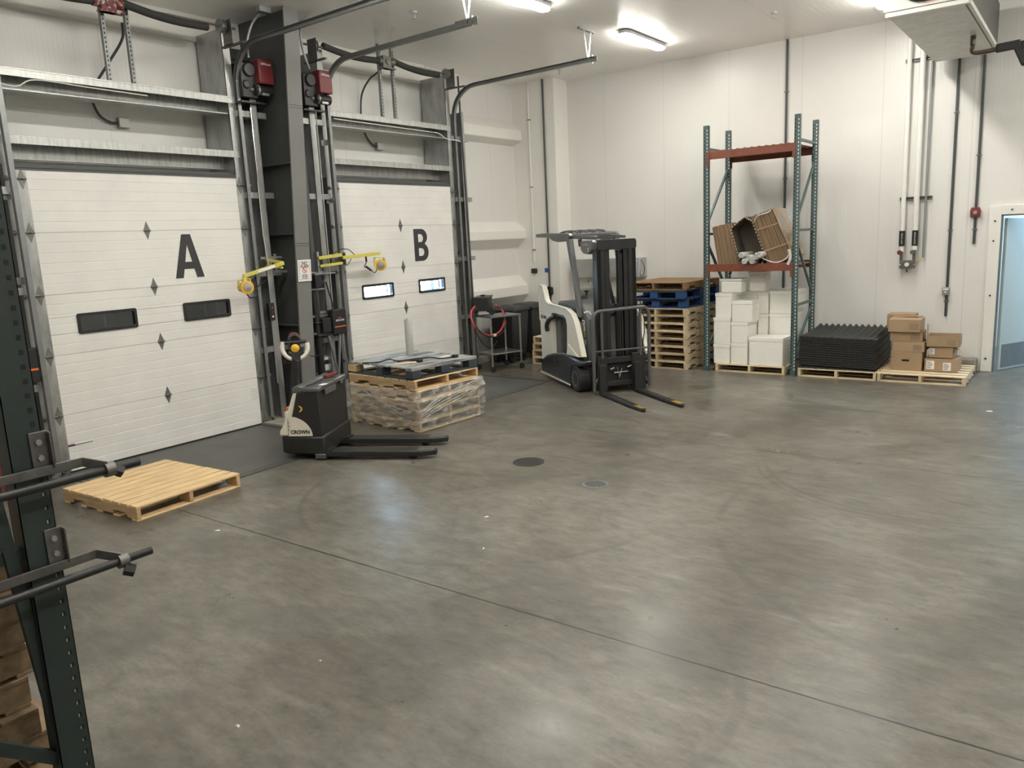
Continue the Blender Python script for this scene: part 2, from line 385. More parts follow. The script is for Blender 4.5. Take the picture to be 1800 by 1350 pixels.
def pattern(o, g, m):
    """surface pattern (slots, holes) joined into the part's own mesh with its own material"""
    me = o.data; n0 = len(me.vertices); co = [tuple(v.co) for v in me.vertices]+list(g.v)
    fs = [tuple(p.vertices) for p in me.polygons]; mi = [p.material_index for p in me.polygons]; k = len(me.materials)
    fs += [tuple(i+n0 for i in f) for f in g.f]; mi += [k]*len(g.f)
    nm = bpy.data.meshes.new(me.name); nm.from_pydata(co, [], fs)
    for q in me.materials: nm.materials.append(q)
    nm.materials.append(m)
    for p, i in zip(nm.polygons, mi): p.material_index = i
    o.data = nm; bpy.data.meshes.remove(me)
def tag(o, label, cat, group=None):
    o['label'] = label; o['category'] = cat
    if group: o['group'] = group
    return o
def thing(name, label, cat, loc=(0, 0, 0), rotz=0.0, group=None):
    o = bpy.data.objects.new(name, None); COL.objects.link(o); o.empty_display_size = 0.1
    o.location = loc; o.rotation_euler = (0, 0, rotz)
    return tag(o, label, cat, group)
def struct(name, g, m, bevel=0.0):
    o = obj(name, g, m, None, bevel, smooth=False); o['kind'] = 'structure'; return o
def dup(root, loc, rotz, label, group=None):
    r = root.copy(); COL.objects.link(r); r.location = loc; r.rotation_euler = (0, 0, rotz); r['label'] = label
    if group: r['group'] = group
    for ch in list(root.children):
        c = ch.copy(); COL.objects.link(c); c.parent = r
        for g in list(ch.children):
            d = g.copy(); COL.objects.link(d); d.parent = c
    return r
def curve_geo(splines, extrude=0.001):
    cu = bpy.data.curves.new('outline', 'CURVE'); cu.dimensions = '2D'; cu.fill_mode = 'BOTH'; cu.extrude = extrude
    for pts in splines:
        s = cu.splines.new('POLY'); s.points.add(len(pts)-1)
        for p, q in zip(s.points, pts): p.co = (q[0], q[1], 0, 1)
        s.use_cyclic_u = True
    return _bake(cu)
def text_geo(body, size, extrude=0.0006, bold=0.0, xs=1.0):
    cu = bpy.data.curves.new('lettering', 'FONT'); cu.body = body; cu.size = size; cu.extrude = extrude; cu.offset = bold
    cu.align_x = 'CENTER'; cu.align_y = 'CENTER'; cu.resolution_u = 4
    me = _bake(cu)
    for v in me.vertices: v.co.x *= xs
    return me
def _bake(cu):
    o = bpy.data.objects.new('tmp', cu); COL.objects.link(o)
    dg = bpy.context.evaluated_depsgraph_get(); dg.update()
    me = bpy.data.meshes.new_from_object(o.evaluated_get(dg))
    bpy.data.objects.remove(o); bpy.data.curves.remove(cu)
    return me
def flat(name, me, m, parent, origin, xd, yd):
    xd, yd = Vector(xd).normalized(), Vector(yd).normalized(); z = xd.cross(yd)
    me.transform(Matrix(((xd.x, yd.x, z.x, origin[0]), (xd.y, yd.y, z.y, origin[1]), (xd.z, yd.z, z.z, origin[2]), (0, 0, 0, 1))))
    me.materials.clear()
    return mesh_obj(name, me, m, parent, smooth=False)

def bez(pts, n=8):
    """Catmull-Rom through pts"""
    P = [Vector(p) for p in pts]; P = [P[0]*2-P[1]]+P+[P[-1]*2-P[-2]]; out = []
    for i in range(1, len(P)-2):
        for k in range(n):
            t = k/n; a, b, c, d = P[i-1], P[i], P[i+1], P[i+2]
            out.append(0.5*((2*b)+(c-a)*t+(2*a-5*b+4*c-d)*t*t+(3*b-a-3*c+d)*t**3))
    out.append(P[-2]); return out

# ================================================================== SETTING
H = 4.963; WX = -0.55; YB = 6.94
def slab(name, pieces, m):
    g = G()
    for a, b in pieces: g.box(a, b)
    return struct(name, g, m)
slab('floor', [((-0.70, -9.0, -0.25), (13.0, 9.6, 0.0))], m_floor)
slab('ceiling', [((-0.70, -9.0, H), (13.0, 7.06, H+0.15))], m_ceil)
slab('wall_left', [((WX-0.15, -9, 0), (WX, -2.42, H)), ((WX-0.15, 0, 0), (WX, 1.52, H)), ((WX-0.15, 3.94, 0), (WX, YB, H)), ((WX-0.15, -2.42, 3.05), (WX, 0, H)), ((WX-0.15, 1.52, 3.05), (WX, 3.94, H))], m_wally)
slab('wall_back', [((WX-0.15, YB, 0), (7.31, YB+0.12, H)), ((7.31, YB, 2.18), (8.35, YB+0.12, H)), ((8.35, YB, 0), (13, YB+0.12, H))], m_wallx)
slab('wall_right', [((13, -9, 0), (13.15, YB+0.12, H))], m_wally)
slab('wall_front', [((-0.7, -9.15, 0), (13.15, -9.0, H))], m_wallx)
slab('wall_corner', [((WX, 6.49, 0), (0.38, YB, H))], m_plain)
# wrapped girts bulging from the dock wall beside the corner
for i, pf in enumerate([[(-.55, 4.31), (-.36, 4.13), (-.35, 3.95), (-.55, 3.87)], [(-.55, 2.50), (-.34, 2.32), (-.34, 2.17), (-.55, 2.01)], [(-.55, 1.49), (-.34, 1.29), (-.34, 1.12), (-.55, 0.93)]]):
    g = G().prism(pf, lambda u, v, w_: (u, w_, v), 4.02, 6.49)
    struct('trim_%d' % (i+1), g, m_plain, 0.012)
# head trims between dock wall and ceiling, base curb
g = G().box((WX, -2.9, H-0.30), (WX+0.06, 4.05, H)); struct('trim_4', g, m_plain)
g = G().box((6.62, 6.72, 0), (7.13, YB, 0.19)); struct('trim_5', g, m_conc2, 0.01)
g = G().box((WX, 4.02, 0), (0.10, 4.22, 0.06)).box((WX, 4.22, 0), (-0.30, 6.49, 0.12)); struct('trim_6', g, m_conc2, 0.01)
g = G().box((-0.55, 0.02, 0), (0.42, 0.50, 0.03)).box((-0.55, 1.05, 0), (0.3, 1.5, 0.03)); struct('trim_7', g, m_conc2, 0.008)

n_ = 8
for y0, y1 in ((-2.42, 0.0), (1.52, 3.94)):  # linings added to stop sky light leaking round the closed doors
    g = G().box((WX-0.15, y0-0.06, 3.06), (-0.05, y1+0.06, 3.10)).box((WX-0.15, y0-0.06, 0), (-0.05, y0-0.012, 3.06)).box((WX-0.15, y1+0.012, 0), (-0.05, y1+0.06, 3.06))
    struct('trim_%d' % n_, g, m_steel); n_ += 1
# room beyond the personnel door
slab('wall_beyond', [((6.0, 9.5, 0), (11, 9.6, 3.2)), ((5.9, 7.06, 0), (6.0, 9.6, 3.2)), ((11, 7.06, 0), (11.1, 9.6, 3.2)), ((5.9, 7.06, 3.2), (11.1, 9.6, 3.3))], m_plain)
la = bpy.data.lights.new('passage_lamp', 'AREA'); la.shape = 'RECTANGLE'; la.size = 1.2; la.size_y = 0.3; la.energy = 62; la.color = (0.55, 0.78, 1.0)
lo = bpy.data.objects.new('passage_lamp', la); COL.objects.link(lo); lo.location = (8.6, 8.3, 3.05)

# personnel door: frame and leaf (swung into the next room)
d3 = bpy.data.objects.new('door_3', None); COL.objects.link(d3); d3.location = (7.31, YB, 0); d3['kind'] = 'structure'
g = G().box((-0.14, -0.04, 0), (0, 0, 2.31)).box((0, -0.04, 2.18), (1.04, 0, 2.31)).box((1.04, -0.04, 0), (1.18, 0, 2.31))
obj('door_frame', g, m_plain, d3, 0.006)
g = G().box((-0.002, 0, 0), (0.02, 0.12, 2.18)).box((0, 0, 2.165), (1.04, 0.12, 2.18))
obj('door_jamb', g, m_kick, d3)
g = G()
for x, z in ((-0.07, 2.10), (-0.075, 1.83), (-0.075, 1.08), (-0.08, 0.19), (0.12, 2.245), (0.6, 2.245)): g.cyl((x, -0.05, z), (x, -0.04, z), 0.012, n=10)
obj('screw_cap', g, m_ink, d3)
lf = bpy.data.objects.new('door_leaf', None); COL.objects.link(lf); lf.parent = d3; lf.location = (0.03, 0.10, 0.012); lf.rotation_euler = (0, 0, math.radians(62))
obj('leaf_panel', G().box((0, -0.045, 0), (1.0, 0, 2.12)), m_tealdoor, lf, 0.004)
obj('kick_plate', G().box((0.05, -0.049, 0.03), (0.97, -0.045, 0.36)), m_kick, lf)
g = G().box((0.62, -0.055, 1.24), (0.80, -0.045, 1.285)).tube(bez([(0.65, -0.055, 1.25), (0.65, -0.10, 1.23), (0.655, -0.10, 1.12), (0.67, -0.09, 1.05), (0.72, -0.06, 1.0)]), 0.011)
obj('door_handle', g, m_chrome, lf)

# yard outside the dock doors
g = G().box((-30, -20, -1.3), (-0.75, 25, -1.2)); struct('ground', g, m_ground)
t = thing('trailer', 'dark enclosed truck body backed up outside the door marked A', 'trailer', (-0.705, -1.21, -1.2))
obj('body', G().box((-6, -1.4, 0), (0, -1.35, 4.35)).box((-6, 1.35, 0), (0, 1.4, 4.35)).box((-6, -1.4, 4.35), (0, 1.4, 4.4)).box((-6.05, -1.4, 0), (-6, 1.4, 4.35)).box((-6, -1.35, 0.9), (0, 1.35, 1.0)), m_darkin, t)

# ------------------------------------------------------------------ dock doors
SEC = 0.61; NS = 5; RIB = SEC/6
def sect_poly(z0, z1):
    """front face (x = 0) with shallow V grooves at each rib, between z0 and z1"""
    pts = [(-0.05, z0), (0.0, z0)]
    k = math.floor(z0/RIB+1e-6)+1
    while k*RIB < z1-1e-4:
        z = k*RIB; dpt = 0.0035 if k % 6 else 0.009
        if z-0.006 > z0+1e-3: pts += [(0.0, z-0.006), (-dpt, z-0.001), (-dpt, z+0.001), (0.0, z+0.003)]
        k += 1
    return pts+[(0.0, z1-0.003), (-0.012, z1-0.003), (-0.012, z1+0.0005), (-0.05, z1+0.0005)]
LET = {
 'A': [[(0, 0), (.095, 0), (.118, .10), (.242, .10), (.265, 0), (.36, 0), (.235, .49), (.125, .49)], [(.137, .18), (.18, .375), (.223, .18)]],
}
def arc(cx_, cz, rx, rz, a0, a1, n=10): return [(cx_+rx*math.cos(math.radians(a0+(a1-a0)*i/n)), cz+rz*math.sin(math.radians(a0+(a1-a0)*i/n))) for i in range(n+1)]
LET['B'] = [[(0, 0)]+arc(.175, .135, .14, .135, -90, 62)+arc(.165, .365, .135, .12, -58, 90)+[(0, .485)], [(.095, .075)]+arc(.155, .135, .062, .06, -90, 90)+[(.095, .195)], [(.095, .285)]+arc(.148, .345, .06, .06, -90, 90)+[(.095, .405)]]

def hinge_geo(T=(0, 0, 0)):
    x, y, z = T; g = G()
    up_ = [(-.034, .012), (-.017, .055), (0, .098), (.017, .055), (.034, .012), (.042, 0.004), (-.042, 0.004)]
    g.prism([(y+a, z+b) for a, b in up_], YZ, x, x+.004)
    g.prism([(y+a, z-b) for a, b in up_], YZ, x, x+.004)
    g.cyl((x+.010, y-.036, z), (x+.010, y+.036, z), .009, n=10)
    g.prism([(x, z+.010), (x+.035, z+.004), (x+.035, z-.004), (x, z-.010)], lambda u, v, w_: (u, w_, v), y-.008, y+.008)
    return g

def dock_door(n, y0, letter, label, bright):
    W = 2.42
    d = bpy.data.objects.new('door_%d' % n, None); COL.objects.link(d); d.location = (0, y0, 0)
    d['kind'] = 'structure'; d['label'] = label; d['category'] = 'door'
    wins = [(0.36, 0.99), (1.54, 2.15)]; wz = (1.41, 1.62)
    for k in range(NS):
        z0, z1 = k*SEC, (k+1)*SEC-0.0005; g = G()
        f = lambda u, v, w_: (u, w_, v)
        if k == 2:
            hz = (wz[0]+.02, wz[1]-.02)
            g.prism(sect_poly(z0, hz[0]), f, 0, W); g.prism(sect_poly(hz[1], z1), f, 0, W)
            ys = [0, wins[0][0]+.02, wins[0][1]-.02, wins[1][0]+.02, wins[1][1]-.02, W]
            for a, b in ((0, 1), (2, 3), (4, 5)): g.prism(sect_poly(hz[0], hz[1]), f, ys[a], ys[b])
        else: g.prism(sect_poly(z0, z1), f, 0, W)
        obj('door_section', g, m_door, d, smooth=False)
    for a, b in wins:
        fr = obj('window_frame', G().ring(rrect(a, wz[0], b, wz[1], .022), rrect(a+.03, wz[0]+.03, b-.03, wz[1]-.03, .018), YZ, -0.052, 0.016), m_black, d, 0.003)
        obj('window_pane', G().box((-0.012, a+.025, wz[0]+.025), (-0.008, b-.025, wz[1]-.025)), m_pane, fr)
        obj('window_mullion', G().box((-0.05, a+.29, wz[0]+.02), (-0.03, a+.31, wz[1]-.02)) if not bright else G().ring(rrect(a+.035, wz[0]+.03, b-.09, wz[1]-.032, .03), rrect(a+.042, wz[0]+.037, b-.097, wz[1]-.039, .028), YZ, -0.05, -0.03), m_black, fr)
    for k in range(1, NS): obj('hinge', hinge_geo((0.0, 1.23, k*SEC)), m_hinge, d)
    for k in range(NS):
        obj('end_stile', G().box((0.0005, 0.0, k*SEC+0.002), (0.004, 0.09, (k+1)*SEC-0.002)), m_galv, d); obj('end_stile', G().box((-0.05, W, k*SEC+0.002), (0.004, W+0.085, (k+1)*SEC-0.002)), m_galv, d)
    for k in range(0, NS+1):
        for yy, s in ((0.0, -1), (W, 1)):
            z = k*SEC + (0.05 if k == 0 else (-0.10 if k == NS else 0))
            g = hinge_geo((0.005, yy+0.045, z)); g.cyl((0.02, yy+0.045, z), (0.02, yy+(-0.10 if s < 0 else 0.17), z), .006, n=8).cyl((0.02, yy+(-0.09 if s < 0 else 0.155), z), (0.02, yy+(-0.115 if s < 0 else 0.18), z), .024, n=14)
            obj('roller_hinge', g, m_hinge, d)
    obj('top_retainer', G().box((-0.05, 0.0, 3.05), (0.012, W, 3.068)).box((0.0, 0, 3.035), (0.012, W, 3.055)), m_steel, d)
    obj('bottom_seal', G().box((-0.05, 0, -0.0), (0.008, W, 0.02)), m_rubber, d)
    flat('door_letter', curve_geo(LET[letter]), m_letter, d, (0.0025, 1.50, 1.90), (0, 1, 0), (0, 0, 1))
    return d
dA = dock_door(1, -2.42, 'A', 'white ribbed overhead dock door marked with a large black A', False)
dB = dock_door(2, 1.52, 'B', 'white ribbed overhead dock door marked with a large black B', True)
# warning labels on the doors
g = text_geo('CAUTION', 0.022, 0.0004); flat('door_label', g, m_inkr, dA, (0.003, 0.10, 0.30), (0, 1, 0), (0, 0, 1))
obj('door_label', G().box((0.0005, 0.02, 0.275), (0.002, 0.16, 0.292)).box((0.0005, 0.16, 0.278), (0.002, 0.34, 0.284)), m_ink, dA)
g = G().box((0.0005, 2.31, 0.32), (0.002, 2.41, 0.50)); la_ = obj('door_label', g, m_paper, dA)
g = G()
for k in range(6): g.box((0.002, 2.32, 0.34+k*0.025), (0.0026, 2.40, 0.343+k*0.025))
obj('label_print', g, m_ink, la_)

# ------------------------------------------------------------------ dock levelers
def leveler(y0, label):
    t = thing('dock_leveler', label, 'dock leveler', (0, y0, 0))
    obj('deck_plate', G().box((0.03, 0.03, 0.0), (1.70, 2.39, 0.004)), M_diamond, t)
    obj('edge_angle', G().box((0.0, -0.03, 0), (1.80, 0.03, 0.006)).box((0.0, 2.39, 0), (1.80, 2.45, 0.006)).box((1.70, 0.03, 0), (1.80, 2.39, 0.006)), m_plate, t)
    obj('pit_gap', G().box((0.03, 0.03, 0.004), (1.70, 0.045, 0.0045)).box((0.03, 2.375, 0.004), (1.70, 2.39, 0.0045)).box((1.69, 0.03, 0.004), (1.70, 2.39, 0.0045)), m_slot, t)
    return t
def diamond():
    m = mat('diamond_plate', (0.125, 0.125, 0.118), 0.5, 0.3, var=0.3, scale=2.5)
    nt = m.node_tree; N = nt.nodes; L = nt.links; b = N['Principled BSDF']
    tc = N.new('ShaderNodeTexCoord'); mp = N.new('ShaderNodeMapping'); mp.inputs['Rotation'].default_value = (0, 0, PI/4); mp.inputs['Scale'].default_value = (28, 28, 28)
    L.new(tc.outputs['Object'], mp.inputs[0])
    ck = N.new('ShaderNodeTexChecker'); ck.inputs['Scale'].default_value = 1.0; L.new(mp.outputs[0], ck.inputs[0])
    bp = N.new('ShaderNodeBump'); bp.inputs['Strength'].default_value = 0.6; bp.inputs['Distance'].default_value = 0.003
    L.new(ck.outputs['Fac'], bp.inputs['Height']); L.new(bp.outputs[0], b.inputs['Normal'])
    return m
M_diamond = diamond()
leveler(-2.42, 'dark diamond-plate dock leveler set in the floor before door A')
leveler(1.52, 'dark diamond-plate dock leveler set in the floor before door B')

# ------------------------------------------------------------------ steel framing around the doors
def door_framing(y0, label):
    t = thing('door_framing', label, 'steel frame', (0, y0, 0)); W = 2.42
    def chan(a, b, zz0, zz1, xf, xb, lip=0.05):   # C channel standing, web on side a, lips toward b
        g = G(); s = 1 if b > a else -1
        g.box((xb, a, zz0), (xf, a+s*0.006, zz1)); g.box((xf-0.006, a, zz0), (xf, a+s*lip, zz1)); g.box((xb, a, zz0), (xb+0.006, a+s*lip, zz1)); return g
    obj('jamb_channel', chan(-0.005, -0.11, 0, 4.72, 0.0, -0.50, 0.10), m_galv, t)
    obj('jamb_channel', chan(W+0.005, W+0.11, 0, 4.72, 0.0, -0.50, 0.10), m_galv, t)
    obj('outer_post', chan(W+0.36, W+0.26, 0, 4.2, 0.06, -0.2, 0.09), m_galv, t)
    obj('outer_post', chan(-0.36, -0.26, 0, 4.2, 0.06, -0.2, 0.09), m_galv, t)
    for z in (3.97, 3.35):
        g = G().box((0.0, -0.10, z-0.075), (0.006, W+0.10, z)).box((-0.22, -0.0, z-0.006), (0, W, z)).box((-0.226, 0, z-0.20), (-0.22, W, z)).box((-0.22, 0, z-0.20), (-0.17, W, z-0.194))
        if z > 3.6: g.box((-0.01, 0, z-0.20), (-0.16, W, z-0.19)).box((0.006, -0.1, z-0.012), (0.012, W+.1, z))
        obj('girt', g, m_galvy, t)
    for k in range(4):
        z = 0.9+k*0.95
        obj('cross_brace', G().box((-0.05, W+0.10, z), (0.04, W+0.50, z+.07)), m_galv, t); obj('cross_brace', G().box((-0.05, -0.5, z), (0.04, -0.10, z+.07)), m_galv, t)
    # perforated hangers carrying the spring bearing
    for yy, b_ in ((1.03, 0.05), (1.29, 0.05)):
        g = G(); z = 3.93
        g.box((0.0, yy, 3.9), (0.004, yy+0.04, H-0.003)); g.box((-0.04, yy, 3.97), (0.0, yy+0.004, H))
        h = obj('perforated_angle', g, m_tube, t)
        g = G()
        for k in range(22): g.box((0.004, yy+0.012, 3.93+k*0.045), (0.0048, yy+0.026, 3.952+k*0.045))
        pattern(h, g, m_slot)
    return t
door_framing(-2.42, 'galvanised steel framing with two cross girts around door A')
door_framing(1.52, 'galvanised steel framing with two cross girts around door B')

# ------------------------------------------------------------------ door tracks
def track(yc, s, xe, label, hanger):
    """yc: track centre, s: +1 right of its door, -1 left; xe: end of the horizontal run"""
    t = thing('door_track', label, 'door track', (-0.055 if s > 0 else 0.0, yc, 0))
    def cpath(off=0.0, z0=0.08):
        pts = [(0.09, 0, z0), (0.09, 0, 2.0), (0.085, 0, 4.05)]
        for k in range(1, 9):
            a = PI/2*k/8; pts.append((0.085+0.45*(1-math.cos(a)), 0, 4.08+0.45*math.sin(a)))
        pts.append((xe, 0, 4.56)); return pts
    P = cpath()
    g = G()
    for a, b in zip(P[:-1], P[1:]):
        a, b = Vector(a), Vector(b); d = (b-a).normalized(); e = b+d*0.004
        nrm = Vector((-d.z, 0, d.x))
        g.bar(a+Vector((0, s*0.022, 0)), e+Vector((0, s*0.022, 0)), 0.003, 0.055, nrm)
        g.bar(a+nrm*0.027, e+nrm*0.027, 0.045, 0.003, nrm); g.bar(a-nrm*0.027, e-nrm*0.027, 0.045, 0.003, nrm)
    obj('track_rail', g, m_tube, t, smooth=False)
    for z in (0.35, 1.05, 1.95, 2.75, 3.5): obj('track_bracket', G().box((-0.01, s*0.026, z), (0.09, s*0.031, z+0.07)).box((-0.01, s*0.026, z), (-0.004, s*0.075, z+0.07)), m_galv, t)
    if hanger:
        g = G().bar((xe-0.05, s*.03, 4.50), (xe-0.05, s*.03, 4.62), .03, .004)
        g.bar((xe-0.12, s*0.03, 4.55), (xe-0.12, s*0.03-0.10, H-0.02), 0.03, 0.004, (1, 0, 0)); g.bar((xe-0.12, s*0.034, 4.55), (xe-0.12, s*0.034+0.09, H-0.02), 0.03, 0.004, (1, 0, 0))
        g.box((xe-0.15, s*0.03-0.22, H-0.022), (xe-0.11, s*0.03+0.20, H)); g.box((xe-0.3, s*.03, 4.53), (xe+0.02, s*.035, 4.60))
        obj('track_hanger', g, m_tube, t, smooth=False)
    return t
track(-2.49, -1, 2.55, 'grey lift track left of door A, bending under the ceiling', True)
track(0.125, 1, 2.66, 'grey lift track right of door A, rising beside the first red opener', True)
track(1.455, -1, 2.66, 'grey lift track left of door B, its far end hung by perforated straps', True)
track(4.095, 1, 2.67, 'grey lift track right of door B, nearest the room corner', True)

# ------------------------------------------------------------------ counterbalance springs
def springs(y0, red, label):
    t = thing('spring_shaft', label, 'door springs', (0.09, y0-0.12, 4.66))
    obj('shaft', G().cyl((0, -0.25, 0.06), (0, 2.68, 0.06), 0.013, n=10), m_barktool, t)
    def sag(a, b, d0, d1):
        pts = []
        for k in range(13):
            u = k/12; pts.append((0, a+(b-a)*u, d0+(d1-d0)*u-0.035*math.sin(PI*u)))
        return pts
    m_c = m_redpaint if red else m_barktool
    for a, b, d0, d1 in ((0.06, 1.04, 0.085, 0.045), (1.32, 2.32, 0.085, 0.02)):
        g = G().tube(sag(a, b, d0, d1), 0.042, n=14); obj('spring', g, m_foam_ins, t)
    obj('spring_anchor', G().cyl((0, 1.04, 0.05), (0, 1.10, 0.05), 0.055, n=14), m_c, t); obj('spring_anchor', G().cyl((0, 1.26, 0.06), (0, 1.34, 0.06), 0.058, n=14), m_c, t)
    obj('centre_bracket', G().box((-0.03, 1.10, -0.05), (0.05, 1.26, 0.12)).cyl((0.05, 1.18, .04), (0.065, 1.18, .04), .035, n=12).box((-0.02, 1.08, -0.05), (0.06, 1.34, -0.03)), m_c, t, 0.004)
    for yy, s in ((-0.10, -1), (2.50, 1)):
        g = G().lathe([(0.03, -0.03), (0.075, -0.028), (0.075, -0.022), (0.055, -0.018), (0.055, 0.018), (0.075, 0.022), (0.075, 0.028), (0.03, 0.03)], (0, yy, 0.06), 22, 'y')
        obj('cable_drum', g, m_tube, t)
        obj('bearing_plate', G().box((-0.05, yy+s*0.05, -0.15), (0.12, yy+s*0.055, 0.13)).box((-0.1, yy+s*0.05, -0.16), (0.30, yy+s*0.09, -0.14)).cyl((0, yy+s*.03, .06), (0, yy+s*.075, .06), .03, n=12), m_barktool, t)
    return t
springs(-2.42, True, 'sagging black counterbalance springs with red centre bracket above door A')
springs(1.52, False, 'sagging black counterbalance springs with grey centre bracket above door B')

# ------------------------------------------------------------------ red-covered door openers
def opener(y0, label):
    t = thing('door_opener', label, 'door opener', (0.0, y0, 4.26))
    obj('gear_case', G().box((-0.10, -0.20, -0.30), (0.12, 0.02, 0.10)).cyl((0.12, -0.09, 0.02), (0.15, -0.09, 0.02), 0.08, n=18).cyl((0.10, -0.14, -0.15), (0.14, -0.14, -0.15), 0.05, n=14), m_black, t, 0.012)
    c = obj('cover', G().box((0.05, 0.0, -0.13), (0.20, 0.21, 0.15)), m_red, t, 0.012)
    flat('cover_lettering', text_geo('LiftMaster', 0.036, 0.0004, 0.0008), m_paper, c, (0.2015, 0.105, 0.095), (0, 1, 0), (0, 0, 1))
    g = G().cyl((0.12, -0.04, -0.20), (0.12, 0.20, -0.20), 0.062, n=20)
    obj('motor', g, m_black, t, 0.004)
    obj('motor_band', G().cyl((0.12, -0.012, -0.20), (0.12, 0.012, -0.20), 0.0665, n=20).cyl((0.12, -0.05, -0.2), (0.12, -0.09, -0.2), 0.02, n=10).box((0.15, 0.03, -0.262), (0.187, 0.13, -0.235)), m_galv, t)
    obj('mount_plate', G().box((-0.12, -0.26, -0.36), (-0.10, 0.22, 0.18)).box((-0.10, -0.24, -0.36), (0.14, 0.1, -0.34)), m_blkmetal, t)
    return t
opener(0.34, 'red-covered motor opener high beside the column, right of door A')
opener(1.26, 'red-covered motor opener high on the column side, left of door B')

def pipe_thing(name, label, cat, pts, r, m, n=10, smoothpath=True, group=None, parts=()):
    p0 = Vector(pts[0]); P = [Vector(p)-p0 for p in pts]
    if smoothpath and len(P) > 2: P = bez(P, 6)
    o = obj(name, G().tube(P, r, n), m); o.location = p0
    tag(o, label, cat, group); return o
# flexible conduits running to the wall boxes above the doors
for y0, sgn, lab in ((-2.42, 0, 'above door A'), (1.52, 0, 'above door B')):
    pipe_thing('flexible_conduit', 'grey flexible conduit looping from the springs down to the box ' + lab, 'conduit',
               [(-0.10, y0+1.31, 4.60), (-0.18, y0+1.33, 4.45), (-0.30, y0+1.20, 4.20), (-0.43, y0+1.09, 3.98), (-0.47, y0+1.07, 3.85), (-0.50, y0+1.14, 3.70), (-0.505, y0+1.26, 3.635), (-0.505, y0+1.34, 3.64)] if y0 < 0 else
               [(-0.08, y0+1.08, 4.60), (-0.25, y0+1.06, 4.52), (-0.44, y0+1.08, 4.35), (-0.48, y0+1.07, 4.10), (-0.49, y0+1.09, 3.90), (-0.50, y0+1.18, 3.74), (-0.505, y0+1.30, 3.65), (-0.505, y0+1.38, 3.64)], 0.014, m_conduit)
    yj = y0+1.40 if y0 < 0 else y0+1.42
    t = thing('junction_box', 'small square junction box on the white wall ' + lab, 'junction box', (WX, yj, 3.64))
    obj('box', G().box((0, -0.06, -0.055), (0.07, 0.06, 0.055)), m_galv, t, 0.006)
    obj('lid', G().box((0.07, -0.055, -0.05), (0.075, 0.055, 0.05)), m_paper, t, 0.003)
# sensing cable tacked under the girts
pipe_thing('cable', 'thin pale cable hanging along the upper girt above door A', 'cable', [(0.02, -2.50, 3.82), (0.02, -2.3, 3.80), (0.02, -2.12, 3.88), (0.02, -1.6, 3.87), (0.02, -1.0, 3.86)], 0.006, m_pipew)
pipe_thing('cable', 'thin pale cable sagging off the upper girt right of door B', 'cable', [(0.02, 1.6, 3.86), (0.02, 3.4, 3.84), (0.03, 3.70, 3.83), (0.05, 3.86, 3.76), (0.10, 4.05, 3.74), (0.10, 4.14, 3.73)], 0.007, m_pipew)

# ------------------------------------------------------------------ tapered building column between the doors
t = thing('steel_column', 'dark grey tapered steel column standing between the two dock doors', 'column', (0, 0, 0))
XF = lambda z: 0.19+0.068*z
g = G(); T_ = 0.02
g.prism([(XF(0)-T_, 0), (XF(0), 0), (XF(H), H), (XF(H)-T_, H)], lambda u, v, w_: (u, w_, v), 0.52, 0.735)
obj('inner_flange', g, m_column, t)
g = G().prism([(-0.52, 0), (XF(0)-T_, 0), (XF(H)-T_, H), (-0.52, H)], lambda u, v, w_: (u, w_, v), 0.618, 0.638); obj('web', g, m_steel, t)
g = G().box((-0.55, 0.50, 0), (-0.52, 0.75, H)); obj('outer_flange', g, m_steel, t)
g = G()
for z in (1.2, 2.35, 3.2): g.prism([(-0.52, z), (XF(z)-T_, z), (XF(z)-T_, z+.012), (-0.52, z+.012)], lambda u, v, w_: (u, w_, v), 0.52, 0.73)
obj('stiffener', g, m_steel, t)
g = G()
for z in (2.2, 2.23, 3.84, 3.87): g.prism([(XF(z), z), (XF(z)+.003, z+.002), (XF(z)+.003, z+.008), (XF(z), z+.006)], lambda u, v, w_: (u, w_, v), 0.53, 0.73)
obj('weld_seam', g, m_steel, t)
tilt = Vector((0.068, 0, 1)).normalized()
t = thing('safety_sign', 'white NO GLASS sign taped to the front of the dark column', 'sign', (XF(1.895)+0.001, 0.63, 1.895))
s_ = obj('sign_sheet', G().add([(0.0, -0.105, -0.135), (0.004, -0.105, -0.135), (0.004, 0.105, -0.135), (0, 0.105, -0.135), (0.018, -0.105, 0.135), (0.022, -0.105, 0.135), (0.022, 0.105, 0.135), (0.018, 0.105, 0.135)], [(0, 3, 2, 1), (4, 5, 6, 7), (0, 1, 5, 4), (1, 2, 6, 5), (2, 3, 7, 6), (3, 0, 4, 7)]), m_paper, t)
def on_sign(me, m, z): return flat('sign_print', me, m, s_, (0.0138+0.068*z, 0.0, z), (0, 1, 0), tuple(tilt))
on_sign(text_geo('NO', 0.052, 0.0003, 0.001), m_ink, 0.088)
on_sign(text_geo('GLASS', 0.048, 0.0003, 0.001), m_ink, 0.052)
cir = [arc(0, 0, .036, .036, 0, 350, 35), arc(0, 0, .029, .029, 0, 350, 35)]
on_sign(curve_geo(cir, .0003), m_inkr, 0.003)
on_sign(curve_geo([[(-.026, .018), (-.018, .026), (.026, -.018), (.018, -.026)]], .0003), m_inkr, 0.003)
on_sign(text_geo('BEYOND\nTHIS POINT\nOR AREA', 0.020, 0.0003, 0.0005), m_ink, -0.075)
on_sign(curve_geo([[(-.085, -.12), (.085, -.12), (.085, .10), (-.085, .10)], [(-.082, -.117), (.082, -.117), (.082, .097), (-.082, .097)]], .0002), m_ink, 0.01)

